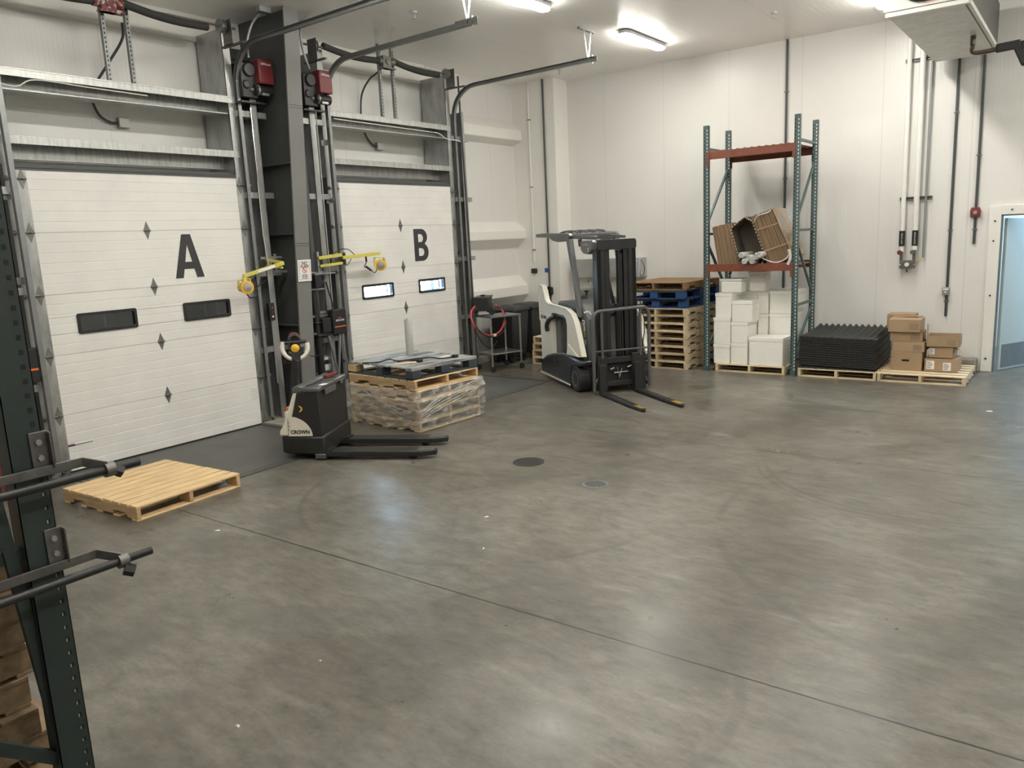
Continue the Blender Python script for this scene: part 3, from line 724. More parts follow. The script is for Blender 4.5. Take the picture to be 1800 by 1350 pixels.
# ------------------------------------------------------------------ dock lights on yellow arms
t = thing('dock_light', 'yellow swing-arm dock light reaching left over door A', 'dock light', (0.0, 0.30, 2.0))
obj('wall_bracket', G().box((-0.0, -0.10, 0.06), (0.05, 0.22, 0.09)).box((0.0, 0.1, -0.12), (0.05, 0.28, -0.09)).box((0.0, 0.12, -0.14), (0.02, 0.16, 0.12)), m_galv, t)
obj('inner_arm', G().bar((0.05, -0.02, 0.055), (0.30, 0.02, 0.01), 0.03, 0.035).bar((0.05, -0.02, -0.02), (0.30, 0.02, -0.05), 0.03, 0.03), m_yellow, t, 0.003)
o_ = obj('outer_arm', G().bar((0.30, 0.045, 0.005), (0.30, -0.55, -0.12), 0.03, 0.045), m_yellow, t, 0.004)
obj('arm_sticker', G().bar((0.317, -0.10, -0.025), (0.317, -0.35, -0.078), 0.002, 0.03), m_paper, o_)
obj('lamp_yoke', G().bar((0.30, -0.54, -0.13), (0.30, -0.56, -0.18), 0.05, 0.02).bar((0.27, -0.60, -0.17), (0.27, -0.60, -0.27), 0.012, 0.03).bar((0.33, -0.49, -0.15), (0.33, -0.49, -0.25), 0.012, 0.03).bar((0.27, -0.60, -0.17), (0.33, -0.49, -0.15), 0.03, 0.012), m_yellow, t)
hd = obj('lamp_head', G().lathe([(0.045, -0.11), (0.06, -0.09), (0.06, -0.02), (0.045, 0.0), (0.075, 0.02), (0.08, 0.06), (0.06, 0.065)], (0, 0, 0), 20, 'x'), m_amber, t)
hd.location = (0.31, -0.545, -0.25); hd.rotation_euler = (0, 0, math.radians(-12))
obj('lens', G().lathe([(0.055, 0.060), (0.05, 0.072), (0.001, 0.076)], (0, 0, 0), 20, 'x'), m_stain, hd)
obj('lamp_cord', G().tube(bez([(0.25, -0.5, -0.32), (0.25, -0.45, -0.38), (0.25, -0.36, -0.36), (0.18, -0.3, -0.28), (0.1, -0.1, -0.2)]), 0.008, 8), m_rubber, t)

t = thing('dock_light', 'yellow double-arm dock light stretched across door B', 'dock light', (0.0, 1.02, 2.0))
obj('inner_arm', G().bar((0.15, 0.0, 0.035), (0.22, 0.36, 0.065), 0.03, 0.045), m_yellow, t, 0.003)
obj('inner_arm', G().bar((0.15, 0.02, -0.07), (0.22, 0.36, -0.045), 0.03, 0.035), m_yellow, t, 0.003)
obj('arm_joint', G().box((0.20, 0.345, -0.07), (0.25, 0.385, 0.09)), m_blkmetal, t)
obj('outer_arm', G().bar((0.24, 0.34, 0.025), (0.24, 1.03, 0.055), 0.03, 0.045), m_yellow, t, 0.004)
obj('wall_bracket', G().box((0.0, 0.0, -0.15), (0.13, 0.03, 0.12)).box((0.0, -.05, -0.18), (0.12, 0.3, -0.16)), m_galv, t)
obj('lamp_yoke', G().bar((0.24, 0.92, 0.0), (0.24, 0.92, -0.12), 0.03, 0.012).bar((0.24, 1.10, -0.01), (0.24, 1.13, -0.14), 0.03, 0.012).bar((0.24, 0.92, 0.0), (0.24, 1.10, -0.01), 0.03, 0.012), m_yellow, t)
hd = obj('lamp_head', G().lathe([(0.045, -0.10), (0.065, -0.08), (0.065, -0.02), (0.05, 0.0), (0.08, 0.02), (0.08, 0.05), (0.06, 0.055)], (0, 0, 0), 20, 'x'), m_amber, t)
hd.location = (0.24, 1.03, -0.11); hd.rotation_euler = (0, 0, math.radians(-42))
obj('lens', G().lathe([(0.055, 0.050), (0.05, 0.062), (0.001, 0.066)], (0, 0, 0), 20, 'x'), m_stain, hd)
obj('lamp_cord', G().tube(bez([(0.2, 0.2, 0.06), (0.2, 0.32, 0.13), (0.2, 0.48, 0.13), (0.22, 0.58, 0.05)]), 0.006, 8).tube(bez([(0.24, 0.76, 0.01), (0.24, 0.76, -0.06), (0.24, 0.72, -0.12), (0.24, 0.80, -0.14), (0.24, 0.9, -0.21), (0.24, 0.96, -0.16)]), 0.006, 8).cyl((0.24, 0.76, 0.02), (0.24, 0.765, -0.05), 0.013, n=8).cyl((0.24, 0.75, -0.115), (0.24, 0.84, -0.175), 0.015, n=8).tube(bez([(0.22, 0.36, -0.05), (0.22, 0.42, -0.08), (0.23, 0.5, 0.0)]), 0.005, 8), m_rubber, t)

# ------------------------------------------------------------------ posts, rods and controls beside the column
pipe_thing('guard_post', 'tall dark round guard tube right of the column', 'post', [(0.02, 1.02, 0.0), (0.02, 1.02, 3.4)], 0.045, m_steel, 18, False)
pipe_thing('threaded_rod', 'thin bright rod running up between the column and door B', 'rod', [(0.12, 1.22, 1.35), (0.12, 1.22, 3.9)], 0.008, m_chrome, 8, False)
pipe_thing('conduit', 'thin grey conduit hugging the right edge of the column', 'conduit', [(0.10, 0.86, 1.75), (0.10, 0.90, 3.9), (0.12, 0.86, H)], 0.010, m_condl, 8, False)
pipe_thing('conduit', 'bent grey conduit rising from the opener right of door A to a ceiling box', 'conduit', [(0.12, 0.27, 4.42), (0.13, 0.27, 4.60), (0.18, 0.33, 4.80), (0.30, 0.40, 4.93)], 0.016, m_condl, 10)
pipe_thing('conduit', 'bent grey conduit rising from the opener left of door B to the ceiling', 'conduit', [(0.10, 1.20, 4.42), (0.08, 1.14, 4.62), (0.10, 1.10, 4.80), (0.10, 1.12, 4.955)], 0.014, m_condl, 10)
pipe_thing('threaded_rod', 'thin bright rod running down beside the track right of door A', 'rod', [(0.12, 0.26, 1.95), (0.10, 0.24, 2.35), (0.10, 0.24, 3.85)], 0.008, m_chrome, 8, False)
pipe_thing('conduit', 'thin grey conduit dropping to the floor below the black control box', 'conduit', [(0.12, 1.34, 1.05), (0.12, 1.36, 0.75), (0.14, 1.42, 0.4), (0.12, 1.42, 0.04)], 0.008, m_condl, 8)
pipe_thing('conduit', 'black conduit strapped upright on the near side of door B frame', 'conduit', [(0.10, 4.27, 0.08), (0.10, 4.17, 4.72)], 0.016, m_conduit, 8, False)
g = G()
for k in range(6): g.cyl((0.10, 4.20-0.01*k, 0.6+k*0.75), (0.13, 4.30-0.01*k, 0.6+k*0.75), 0.005, n=6)
t = thing('control_box', 'black dock control box with orange stripe left of door B', 'control box', (0.06, 1.17, 1.0))
o_ = obj('case', G().box((-0.02, 0, 0), (0.10, 0.24, 0.34)), m_black, t, 0.012)
obj('stripe', G().box((0.1005, 0.02, 0.10), (0.102, 0.22, 0.113)), m_inko, o_)
flat('control_lettering', text_geo('SERIES', 0.022, 0.0004), m_inko, o_, (0.1015, 0.12, 0.225), (0, 1, 0), (0, 0, 1))
flat('control_lettering', text_geo('RITE-HITE', 0.034, 0.0004, 0.0006), m_paper, o_, (0.1015, 0.12, 0.19), (0, 1, 0), (0, 0, 1))
obj('mount_strap', G().box((-0.04, -0.22, 0.30), (-0.02, 0.3, 0.33)).box((-0.04, -0.22, 0.02), (-0.02, 0.3, 0.05)), m_galv, t)
t = thing('latch_assembly', 'black clamped conduit fittings left of the black control box', 'fittings', (0.06, 0.98, 1.0))
obj('clamp_block', G().box((0, 0.02, 0.05), (0.09, 0.16, 0.24)).box((0.02, -0.06, 0.0), (0.07, 0.2, 0.03)).box((0.02, -0.08, 0.18), (0.07, 0.16, 0.20)), m_black, t, 0.008)
obj('strut', G().box((-0.02, -0.14, 0.26), (0.02, 0.18, 0.29)).box((-0.02, -0.14, 0.03), (0.02, 0.18, 0.06)).box((-0.02, -0.13, 0.06), (0.0, -0.10, 0.26)), m_barktool, t)
t = thing('latch_assembly', 'black clamped fittings higher up the tube beside the column', 'fittings', (0.06, 0.92, 1.62))
obj('clamp_block', G().box((0, 0.02, 0.03), (0.09, 0.12, 0.20)).box((0, 0.12, 0.06), (0.06, 0.20, 0.12)), m_black, t, 0.008)
obj('strut', G().box((-0.02, -0.06, 0.22), (0.02, 0.22, 0.24)).box((-0.02, -0.06, 0.0), (0.02, 0.22, 0.02)), m_galv, t)
obj('chain', G().tube(bez([(0.08, 0.20, 0.1), (0.09, 0.23, -0.05), (0.10, 0.26, -0.2), (0.09, 0.25, -0.35)]), 0.011, 8), m_blkmetal, t)
t = thing('lower_tube', 'black round bollard tube standing under the clamps beside the column', 'post', (0.05, 1.0, 0))
obj('tube', G().cyl((0, 0, 0), (0, -0.03, 1.6), 0.05, n=18), m_black, t)
pipe_thing('conduit', 'pair of grey conduits in a V below the black fittings', 'conduit', [(0.12, 1.10, 1.0), (0.12, 1.22, 0.42), (0.12, 1.30, 1.0)], 0.020, m_condl, 8, False)
t = thing('push_button_box', 'small black push-button station on the post right of door A', 'button station', (0.06, 0.20, 1.30))
o_ = obj('case', G().box((0, 0, 0), (0.06, 0.08, 0.22)), m_black, t, 0.006)
for k, mm in enumerate((m_paper, m_red, m_inkr)): obj('button', G().cyl((0.06, 0.04, 0.05+k*0.055), (0.07, 0.04, 0.05+k*0.055), 0.011, n=12), mm, t)
pipe_thing('conduit', 'thin conduit below the push-button station right of door A', 'conduit', [(0.09, 0.24, 1.30), (0.09, 0.235, 0.5)], 0.008, m_condl, 8, False)
t = thing('wall_phone_box', 'grey box with black label low on the wall right of the column', 'box', (-0.1, 0.98, 0.50))
o_ = obj('case', G().box((0, 0, 0), (0.10, 0.24, 0.22)), m_condl, t, 0.006)
obj('plate', G().box((0.1005, 0.08, 0.02), (0.102, 0.22, 0.20)), m_paper, t); obj('plate_print', G().box((0.1022, 0.10, 0.10), (0.103, 0.20, 0.16)), m_ink, t)
t = thing('hanging_cable', 'thin black cord looping down from the fittings behind the pallet truck handle', 'cord', (0, 0, 0))
obj('cord', G().tube(bez([(0.2, 0.95, 1.0), (0.25, 0.90, 0.85), (0.25, 0.75, 0.78), (0.22, 0.5, 0.86)]), 0.006, 8), m_rubber, t)
t = thing('door_latch', 'small black latch clip on the post right of door A', 'latch', (0.05, 0.36, 0.72))
obj('clip', G().box((0, 0, 0), (0.03, 0.06, 0.06)).ring(rrect(0.05, 0, 0.16, 0.055, .02), rrect(0.07, 0.015, 0.14, 0.04, .01), YZ, 0.0, 0.03), m_black, t)

# bits left of door A seen past the foreground rack
t = thing('control_box', 'small black control box with orange stripe left of door A', 'control box', (0.02, -2.62, 1.0))
obj('case', G().box((0, 0, 0), (0.08, 0.10, 0.34)), m_black, t, 0.008); obj('stripe', G().box((0.08, 0.01, 0.12), (0.082, 0.09, 0.14)), m_inko, t)
t = thing('steel_crate', 'dark maroon steel bin standing left of door A at the photo edge', 'bin', (0.0, -3.05, 0))
obj('body', G().prism([(0.0, 0.36), (0.45, 0.30), (0.45, 0.68), (0.0, 0.68)], lambda u, v, w_: (w_, u-0.45, v), -0.05, 0.35), m_maroon, t, 0.01)
obj('rim', G().box((-0.07, -0.47, 0.66), (0.37, 0.02, 0.72)).cyl((0.36, -0.1, .72), (0.36, 0.0, .78), .02, n=10), m_maroon, t, 0.01)
obj('leg', G().box((-0.04, -0.42, 0), (0.0, -0.38, 0.36)), m_maroon, t); obj('leg', G().box((0.3, -0.42, 0), (0.34, -0.38, 0.36)), m_maroon, t)
obj('leg', G().box((-0.04, -0.06, 0), (0.0, -0.02, 0.36)), m_maroon, t); obj('leg', G().box((0.3, -0.06, 0), (0.34, -0.02, 0.36)), m_maroon, t)

# ------------------------------------------------------------------ ceiling fixtures
lamp0 = None
for i, (x, y) in enumerate(LAMP_SPOTS):
    lab = {(2.85, 5.1): 'long LED ceiling light above the forklift, nearest the room corner', (2.75, 2.1): 'long LED ceiling light cut by the top edge of the photo, left one',
           (5.95, 5.25): 'LED ceiling light half hidden behind the evaporator unit'}.get((x, y), 'ceiling light outside the photo, over the %s' % ['', '', 'area before door A', '', 'open floor left', 'open floor nearer', 'right side far', 'right side middle', 'right side near', 'near floor middle, an added unseen fill', 'near floor right, an added unseen fill', 'near floor left, an added unseen fill'][i])
    if lamp0 is None:
        t = thing('ceiling_light', lab, 'ceiling light', (x, y, H), 0, 'long LED ceiling lights')
        prof = rrect(-0.088, -0.645, 0.088, 0.645, 0.083, 5)
        obj('housing', G().prism(prof, XY, -0.055, -0.012).box((-0.03, -0.45, -0.012), (0.03, -0.35, 0)).box((-0.03, 0.35, -0.012), (0.03, 0.45, 0)), m_lampbody, t, 0.006)
        obj('diffuser', G().prism(rrect(-0.078, -0.63, 0.078, 0.63, 0.074, 5), XY, -0.088, -0.055), m_lampdiff, t, 0.018, seg=3)
        lamp0 = t
    else: dup(lamp0, (x, y, H), 0, lab)
for x, y, lab in ((1.42, 1.79, 'small sprinkler head on the ceiling left of the first ceiling light'), (4.71, 5.22, 'small sprinkler head on the ceiling over the floor before the rack'), (0.84, 5.98, 'small sprinkler head on the ceiling near the room corner')):
    o = obj('sprinkler_head', G().cyl((0, 0, -0.02), (0, 0, 0), 0.035, n=14).cyl((0, 0, -0.07), (0, 0, -0.02), 0.012, n=8).cyl((0, 0, -0.08), (0, 0, -0.072), 0.02, n=10), m_lampbody)
    o.location = (x, y, H); tag(o, lab, 'sprinkler')
# strut box at the top of the column
t = thing('junction_box', 'pale junction box at the ceiling above the first red opener', 'junction box', (0.34, 0.38, H))
obj('box', G().box((-0.04, -0.08, -0.07), (0.04, 0.08, 0)), m_condl, t, 0.005)

# evaporator
t = thing('evaporator_unit', 'large aluminium cooling unit hanging from the ceiling at upper right', 'cooling unit', (6.42, 3.55, 4.25))
obj('drip_pan', G().prism([(0.03, 0.05), (0.03, 0.0), (0.72, 0.0), (0.72, 0.05)], lambda u, v, w_: (u, w_, v), 0.05, 3.05).box((0.0, 0, 0.03), (0.03, 3.1, 0.06)), m_evap, t, 0.006)
obj('front_lip', G().box((0.0, 0.0, 0.0), (0.76, 0.06, 0.045)), m_evapw, t, 0.004)
obj('casing', G().box((0.0, 0.03, 0.06), (0.74, 3.08, 0.60)), m_evapd, t, 0.008)
obj('front_panel', G().box((-0.02, -0.01, 0.05), (0.76, 0.03, 0.62)), m_evapw, t, 0.006)
obj('fan_guard', G().lathe([(0.24, -0.02), (0.27, -0.05), (0.27, -0.01), (0.20, -0.01)], (0.36, 0, 0.36), 28, 'y'), m_blkmetal, t)
obj('warning_label', G().box((0.36, -0.013, 0.07), (0.50, -0.0105, 0.16)), mat('label_pink', (0.75, 0.55, 0.5), 0.6), t)
obj('side_lip', G().box((0.74, 0.03, 0.0), (0.775, 3.08, 0.05)), m_evap, t, 0.004)
obj('hanger', G().cyl((0.05, 0.3, 0.6), (0.05, 0.3, 0.713), 0.008, n=8).cyl((0.7, 0.3, 0.6), (0.7, 0.3, 0.713), 0.008, n=8).cyl((0.05, 2.8, 0.6), (0.05, 2.8, 0.713), 0.008, n=8).cyl((0.7, 2.8, 0.6), (0.7, 2.8, 0.713), 0.008, n=8), m_galv, t)
obj('drain_pipe', G().cyl((0.62, 1.7, -0.10), (0.62, 1.7, 0.02), 0.03, n=12).tube(bez([(0.62, 1.7, -0.10), (0.62, 1.72, -0.17), (0.70, 1.74, -0.19), (0.95, 1.78, -0.17)], 5), 0.026, 12), mat('copper_drain', (0.11, 0.085, 0.07), 0.4, 0.3), t)
t = thing('insulated_pipe', 'black insulated drain pipe zigzagging off the evaporator to the right', 'pipe', (7.27, 5.32, 4.08))
g = G()
for a, b in (((0.0, 0, 0), (0.24, 0.03, 0.02)), ((0.20, 0.03, 0.03), (0.30, 0.04, -0.20)), ((0.26, 0.04, -0.18), (0.9, 0.1, -0.16)), ((0.24, 0.03, 0.0), (1.1, 0.1, 0.04))): g.bar(a, b, 0.09, 0.09)
obj('lagging', g, m_foam_ins, t, 0.012)

# ------------------------------------------------------------------ back wall services
def vpipe(name, label, cat, x, y, z0, z1, r, m, clamps=(), yc=None):
    o = obj(name, G().cyl((0, 0, 0), (0, 0, z1-z0), r, n=14), m); o.location = (x, y, z0); tag(o, label, cat)
    for z in clamps: obj('clamp', G().box((-r-0.012, -r-0.004, z-z0-0.008), (r+0.012, r+0.012, z-z0+0.008)), m_barktool, o)
    return o
vpipe('conduit', 'dark conduit running down the back wall behind the tall rack', 'conduit', 4.37, YB-0.018, 1.0, H, 0.018, m_conduit, (4.2, 2.9, 1.6))
vpipe('conduit', 'dark conduit right of the white pipes, ending at a small switch box', 'conduit', 6.70, YB-0.018, 0.78, H, 0.018, m_conduit, (3.6, 2.0, 1.0))
vpipe('conduit', 'dark conduit passing through the red alarm strobe', 'conduit', 7.00, YB-0.018, 1.80, H, 0.018, m_conduit, (3.0, 2.0))
vpipe('water_pipe', 'white insulated pipe on the back wall, left of the pair', 'pipe', 6.095, YB-0.10, 1.72, H, 0.032, m_pipew)
vpipe('water_pipe', 'white insulated pipe on the back wall, right of the pair', 'pipe', 6.265, YB-0.10, 1.74, H, 0.038, m_pipew)
vpipe('conduit', 'thin grey pipe right beside the pair of white pipes', 'pipe', 6.375, YB-0.06, 1.62, H, 0.016, m_condl)
for x, tx in ((6.095, 'HOT WATER'), (6.265, 'COLD WATER')):
    o = obj('pipe_label', G().lathe([(0.0405, 0), (0.0405, 0.22)], (0, 0, 0), 14, 'z', cap=False), m_ink); o.location = (x, YB-0.10, 1.80)
    tag(o, 'black lettered band wrapped round the %s white pipe' % ('left' if 'HOT' in tx else 'right'), 'pipe label')
    flat('label_lettering', text_geo(tx, 0.026, 0.0004), m_paper, o, (0.006, -0.0425, 0.11), (0, 0, 1), (-1, 0, 0))
for z, lab in ((4.35, 'upper wall strut holding the white pipes near the ceiling'), (2.455, 'lower wall strut crossing behind the white pipes')):
    o = obj('wall_strut', G().box((0, -0.042, 0), (0.42, 0, 0.012)).box((0, -0.042, 0.03), (0.42, 0, 0.042)).box((0, -0.006, 0), (0.42, 0, 0.042)), m_barktool); o.location = (6.03, YB, z); tag(o, lab, 'strut')
t = thing('mixing_valve', 'dark hose station valve with round gauge under the white pipes', 'valve', (6.18, YB-0.10, 1.52))
obj('valve_body', G().box((-0.10, -0.03, 0.02), (0.10, 0.03, 0.075)).box((-0.07, -0.035, -0.05), (0.07, 0.03, 0.03)).cyl((0, 0, -0.10), (0, 0, -0.04), 0.016, n=10).cyl((-0.085, 0, 0.07), (-0.085, 0, 0.20), 0.022, n=12).cyl((0.085, 0, 0.07), (0.085, 0, 0.22), 0.022, n=12).cyl((-0.08, -0.03, -0.02), (-0.08, 0.02, -0.02), .028, n=12).cyl((0.08, -0.03, -0.02), (0.08, 0.02, -0.02), .028, n=12), m_barktool, t, 0.004)
obj('gauge', G().cyl((0, -0.05, 0.015), (0, -0.035, 0.015), 0.03, n=18), m_paper, t)
g = G()
for x, mm in ((-0.10, m_red), (0.07, m_barktool)):
    g = G().lathe([(0.028, -0.008), (0.034, 0), (0.028, 0.008)], (x, -0.06, 0.19), 14, 'y'); g.bar((x-.028, -.06, .19), (x+.028, -.06, .19), .006, .008); g.cyl((x, -0.06, 0.19), (x, -0.01, 0.19), 0.006, n=8)
    obj('hand_wheel', g, mm, t)
obj('brass_branch', G().cyl((0.09, 0, 0.07), (0.19, 0.03, 0.09), 0.008, n=8), m_yellow, t)
t = thing('switch_box', 'small grey switch box on the dark wall conduit right of the white pipes', 'switch', (6.69, YB-0.035, 1.14))
obj('case', G().box((-0.045, -0.04, -0.055), (0.045, 0.03, 0.055)), m_condl, t, 0.006)
obj('face_plate', G().box((-0.035, -0.043, 0.02), (0.035, -0.04, 0.04)).cyl((0, -0.05, -0.01), (0, -0.04, -0.01), 0.014, n=12), m_paper, t)
t = thing('alarm_strobe', 'red fire alarm strobe on the back wall left of the personnel door', 'alarm', (7.0, YB-0.02, 2.23))
obj('housing', G().prism([(-0.06, -0.065), (0.06, -0.065), (0.065, 0.02), (0.045, 0.07), (-0.05, 0.07), (-0.065, 0.03)], XZ, -0.05, 0.02), m_red, t, 0.008)
obj('lens', G().cyl((0, -0.065, 0.0), (0, -0.05, 0), 0.026, n=16), m_chrome, t)
# corner services
o = vpipe('conduit', 'white conduit on the corner box, ending above the wall outlet', 'conduit', -0.165, 6.47, 1.72, H, 0.014, m_pipew, (4.3, 3.1, 1.95))
pipe_thing('conduit', 'dark conduit down the corner box behind the forklift', 'conduit', [(0.16, 6.47, 1.25), (0.16, 6.47, H)], 0.017, m_conduit, 10, False)
t = thing('wall_outlet', 'small black outlet under the white conduit', 'outlet', (-0.17, 6.48, 1.55))
obj('outlet_body', G().box((-0.05, -0.06, -0.04), (0.06, 0.0, 0.05)), m_black, t, 0.01)
t = thing('blue_tape', 'strip of blue tape on the corner box beside the dark conduit', 'tape', (0.08, 6.488, 1.56))
obj('strip', G().box((-0.03, -0.004, -0.04), (0.045, 0.0, 0.04)), m_tape, t)
t = thing('conduit_fitting', 'black double fitting at the foot of the dark corner conduit', 'fitting', (0.16, 6.46, 1.10))
obj('body', G().ring(rrect(-0.07, 0, 0.07, 0.15, 0.03), rrect(-0.05, 0.04, 0.05, 0.11, 0.02), XZ, -0.02, 0.02).box((-0.015, -0.02, 0.02), (0.015, 0.02, 0.16)).box((-.02, -.02, -.2), (.02, .02, .02)), m_blkmetal, t)
# stainless cabinet on the back wall
t = thing('wall_cabinet', 'stainless steel cabinet on the back wall seen past the forklift mast', 'cabinet', (0.54, YB, 1.40))
obj('body', G().box((0, -0.25, 0), (1.40, 0, 0.34)), m_stain, t, 0.006)
for x in (0.06, 0.74): 
    o_ = obj('door', G().box((x, -0.262, 0.03), (x+0.60, -0.25, 0.31)), m_stain, t, 0.003); obj('handle', G().box((x+0.05, -0.275, 0.09), (x+0.07, -0.262, 0.24)), m_chrome, o_)
obj('side_strap', G().tube(bez([(1.40, -0.22, 0.30), (1.46, -0.22, 0.2), (1.45, -0.22, 0.05), (1.40, -0.22, 0.03)]), 0.006, 8), m_rubber, t)
t = thing('hand_sink', 'small stainless fixture low on the back wall behind the forklift controls', 'sink', (0.62, YB, 1.05))
obj('basin', G().box((0, -0.16, 0), (0.34, 0, 0.14)), m_stain, t, 0.02)
obj('faucet', G().tube(bez([(0.17, -0.02, 0.14), (0.17, -0.02, 0.28), (0.17, -0.12, 0.27)]), 0.012, 8), m_chrome, t)

# ================================================================== PALLETS
def make_pallet(name, label, md, ms, group=None, L=1.22, W=1.06, gap=0.02, nb=9, jit=0.004):
    t = thing(name, label, 'pallet', group=group); random.seed(len(label))
    hl, hw = L/2, W/2; h0, h1 = 0.016, 0.105
    P = [(-hl, h0), (-hl+.16, h0), (-hl+.175, h0+.035), (-hl+.375, h0+.035), (-hl+.39, h0), (hl-.39, h0), (hl-.375, h0+.035), (hl-.175, h0+.035), (hl-.16, h0), (hl, h0), (hl, h1), (-hl, h1)]
    for y in (-hw+.02, 0, hw-.02): obj('stringer', G().prism(P, lambda u, v, w_: (u, w_, v), y-.019, y+.019), ms, t, 0.002, smooth=False, seg=1)
    bw = (L-gap*(nb-1))/nb; g = G()
    for k in range(nb):
        x = -hl+k*(bw+gap); j = random.uniform(-jit, jit); g.box((x, -hw+j, h1), (x+bw, hw+j, 0.121))
    obj('top_deck', g, md, t, 0.002, smooth=False, seg=1)
    g = G()
    for c in (-hl+.05, -.22*L, 0, .22*L, hl-.05): g.box((c-.045, -hw, 0), (c+.045, hw, h0))
    obj('bottom_deck', g, md, t, 0.002, smooth=False, seg=1)
    return t
def make_block_pallet(name, label, md, mb, group=None, L=1.22, W=1.06):
    t = thing(name, label, 'pallet', group=group); hl, hw = L/2, W/2; g = G()
    for x in (-hl+.06, 0, hl-.06):
        for y in (-hw+.07, 0, hw-.07): obj('block', G().box((x-.06, y-.07, .018), (x+.06, y+.07, .108)), mb, t, 0.003, smooth=False, seg=1)
    g = G()
    for k in range(8): x = -hl+k*(L-.125)/7; g.box((x, -hw, .124), (x+.125, hw, .142))
    g.box((-hl, -hw, .108), (-hl+.12, hw, .124)).box((-.06, -hw, .108), (.06, hw, .124)).box((hl-.12, -hw, .108), (hl, hw, .124))
    obj('top_deck', g, md, t, 0.002, smooth=False, seg=1)
    g = G().box((-hl, -hw, 0), (hl, -hw+.13, .018)).box((-hl, hw-.13, 0), (hl, hw, .018)).box((-hl, -.06, 0), (hl, .06, .018)).box((-hl, -hw, 0), (-hl+.12, hw, .018)).box((hl-.12, -hw, 0), (hl, hw, .018))
    obj('bottom_deck', g, mb, t, 0.002, smooth=False, seg=1)
    return t
R = math.radians
fg = make_pallet('wooden_pallet', 'single yellow pine pallet lying alone on the floor before door A', m_wood, m_woods, gap=0.022, nb=9)
fg.location = (1.505, -2.29, 0.0); fg.rotation_euler = (0, 0, R(3)); fg.scale = (0.95, 0.97, 1.08)

# --- wrapped stack between the pallet truck and door B
WC, WR = (1.61, 1.14), R(-3.5)
wp = make_pallet('wooden_pallet', 'bottom pallet of the film-wrapped stack before door B', m_woodpale, m_woods, 'pallets in the film-wrapped stack')
wp.location = (*WC, 0); wp.rotation_euler = (0, 0, WR)
for k, lab in enumerate(['second pallet from the floor in the film-wrapped stack before door B', 'third pallet from the floor in the film-wrapped stack before door B', 'fourth pallet from the floor, topmost under the film wrap before door B']):
    dup(wp, (WC[0]+(-.01, .012, .0)[k], WC[1]+(.01, -.012, .006)[k], 0.1225*(k+1)), WR+R((.8, -.7, .4)[k]), lab)
wl = make_pallet('wooden_pallet', 'light pine pallet resting on the film wrap, right below the navy pallet', m_wood, m_woods)
wl.location = (WC[0]-.01, WC[1]+.005, 0.4925); wl.rotation_euler = (0, 0, WR-R(1.2))
nv = make_block_pallet('block_pallet', 'worn navy and grey pallet on top of the film-wrapped stack', m_greydeck, m_navy)
nv.location = (WC[0]-.02, WC[1]+.01, 0.615); nv.rotation_euler = (0, 0, WR-R(2.5))
obj('fresh_block', G().box((-.612, -.532, .02), (-.47, -.40, .107)), m_wood, nv, 0.003)
# stretch film: crumpled sheet around the lower four pallets
t = thing('stretch_film', 'crumpled clear stretch film wrapped round the lower pallets before door B', 'plastic film', (*WC, 0), WR)
random.seed(5); nu, nv_ = 110, 20; vs = []; fs = []
hx, hy = 0.632, 0.555
per = [(-hx, -hy), (hx, -hy), (hx, hy), (-hx, hy), (-hx, -hy)]
seg_l = [2*hx, 2*hy, 2*hx, 2*hy]; tot = sum(seg_l)
for i in range(nu):
    s0 = tot*i/nu; k = 0; s = s0
    while s > seg_l[k]: s -= seg_l[k]; k += 1
    a, b = Vector(per[k]), Vector(per[k+1]); p = a+(b-a)*(s/seg_l[k]); nrm = Vector(((b-a).y, -(b-a).x)).normalized()
    for j in range(nv_):
        z = 0.02+(0.50-0.02)*j/(nv_-1)
        if j == nv_-1: z += 0.01*math.sin(s0*9)
        if j == 0: z += 0.015+0.015*math.sin(s0*13)
        dd = 0.012*math.sin(s0*17+z*30)+0.010*math.sin(s0*29-z*55)+random.uniform(0, 0.014)
        if k == 1: dd += 0.035*max(0, math.sin(PI*(z-0.1)/0.42))*(0.3+0.7*s/seg_l[1])
        q = p+nrm*(0.008+abs(dd)); vs.append((q.x, q.y, z))
for i in range(nu):
    for j in range(nv_-1): fs.append((i*nv_+j, ((i+1) % nu)*nv_+j, ((i+1) % nu)*nv_+j+1, i*nv_+j+1))
obj('film_sheet', G().add(vs, fs), m_film, t)
g = G()
for k in range(5): g.tube(bez([(hx+.02+.01*k, -hy+.02, .16+.03*k), (hx+.05, -.2, .25+.035*k), (hx+.06, .2, .33+.03*k), (hx+.03, hy, .40+.022*k)], 5), 0.006, 6)
for k in range(3): g.tube(bez([(-hx+.15+.05*k, -hy-.015, .48), (-.2+.08*k, -hy-.02, .40-.03*k), (.2, -hy-.02, .33-.04*k), (hx-.02, -hy-.018, .28-.05*k)], 5), 0.004, 6)
obj('film_rope', g, m_film, t)
# things lying on the navy pallet
ZT = 0.615+0.142
o = obj('film_roll', G().lathe([(0.026, 0.004), (0.045, 0.0), (0.047, 0.005), (0.047, 0.455), (0.045, 0.46), (0.026, 0.458)], (0, 0, 0), 24).lathe([(0.020, -0.0), (0.026, 0.0), (0.026, 0.47), (0.020, 0.47)], (0, 0, 0), 20), m_filmroll); o.location = (1.32, 1.40, ZT)
tag(o, 'upright roll of clear stretch film standing on the navy pallet', 'film roll')
g = G().tube(bez([(0, 0, 0.006), (0.16, 0.10, 0.01), (0.22, 0.24, 0.03), (0.36, 0.22, 0.02), (0.42, 0.36, 0.008), (0.55, 0.40, 0.008), (0.62, 0.34, 0.010)]), 0.008, 8).tube(bez([(0.36, 0.24, 0.006), (0.40, 0.42, 0.008), (0.55, 0.62, 0.012), (0.72, 0.62, 0.008), (0.80, 0.78, 0.008)]), 0.008, 8)
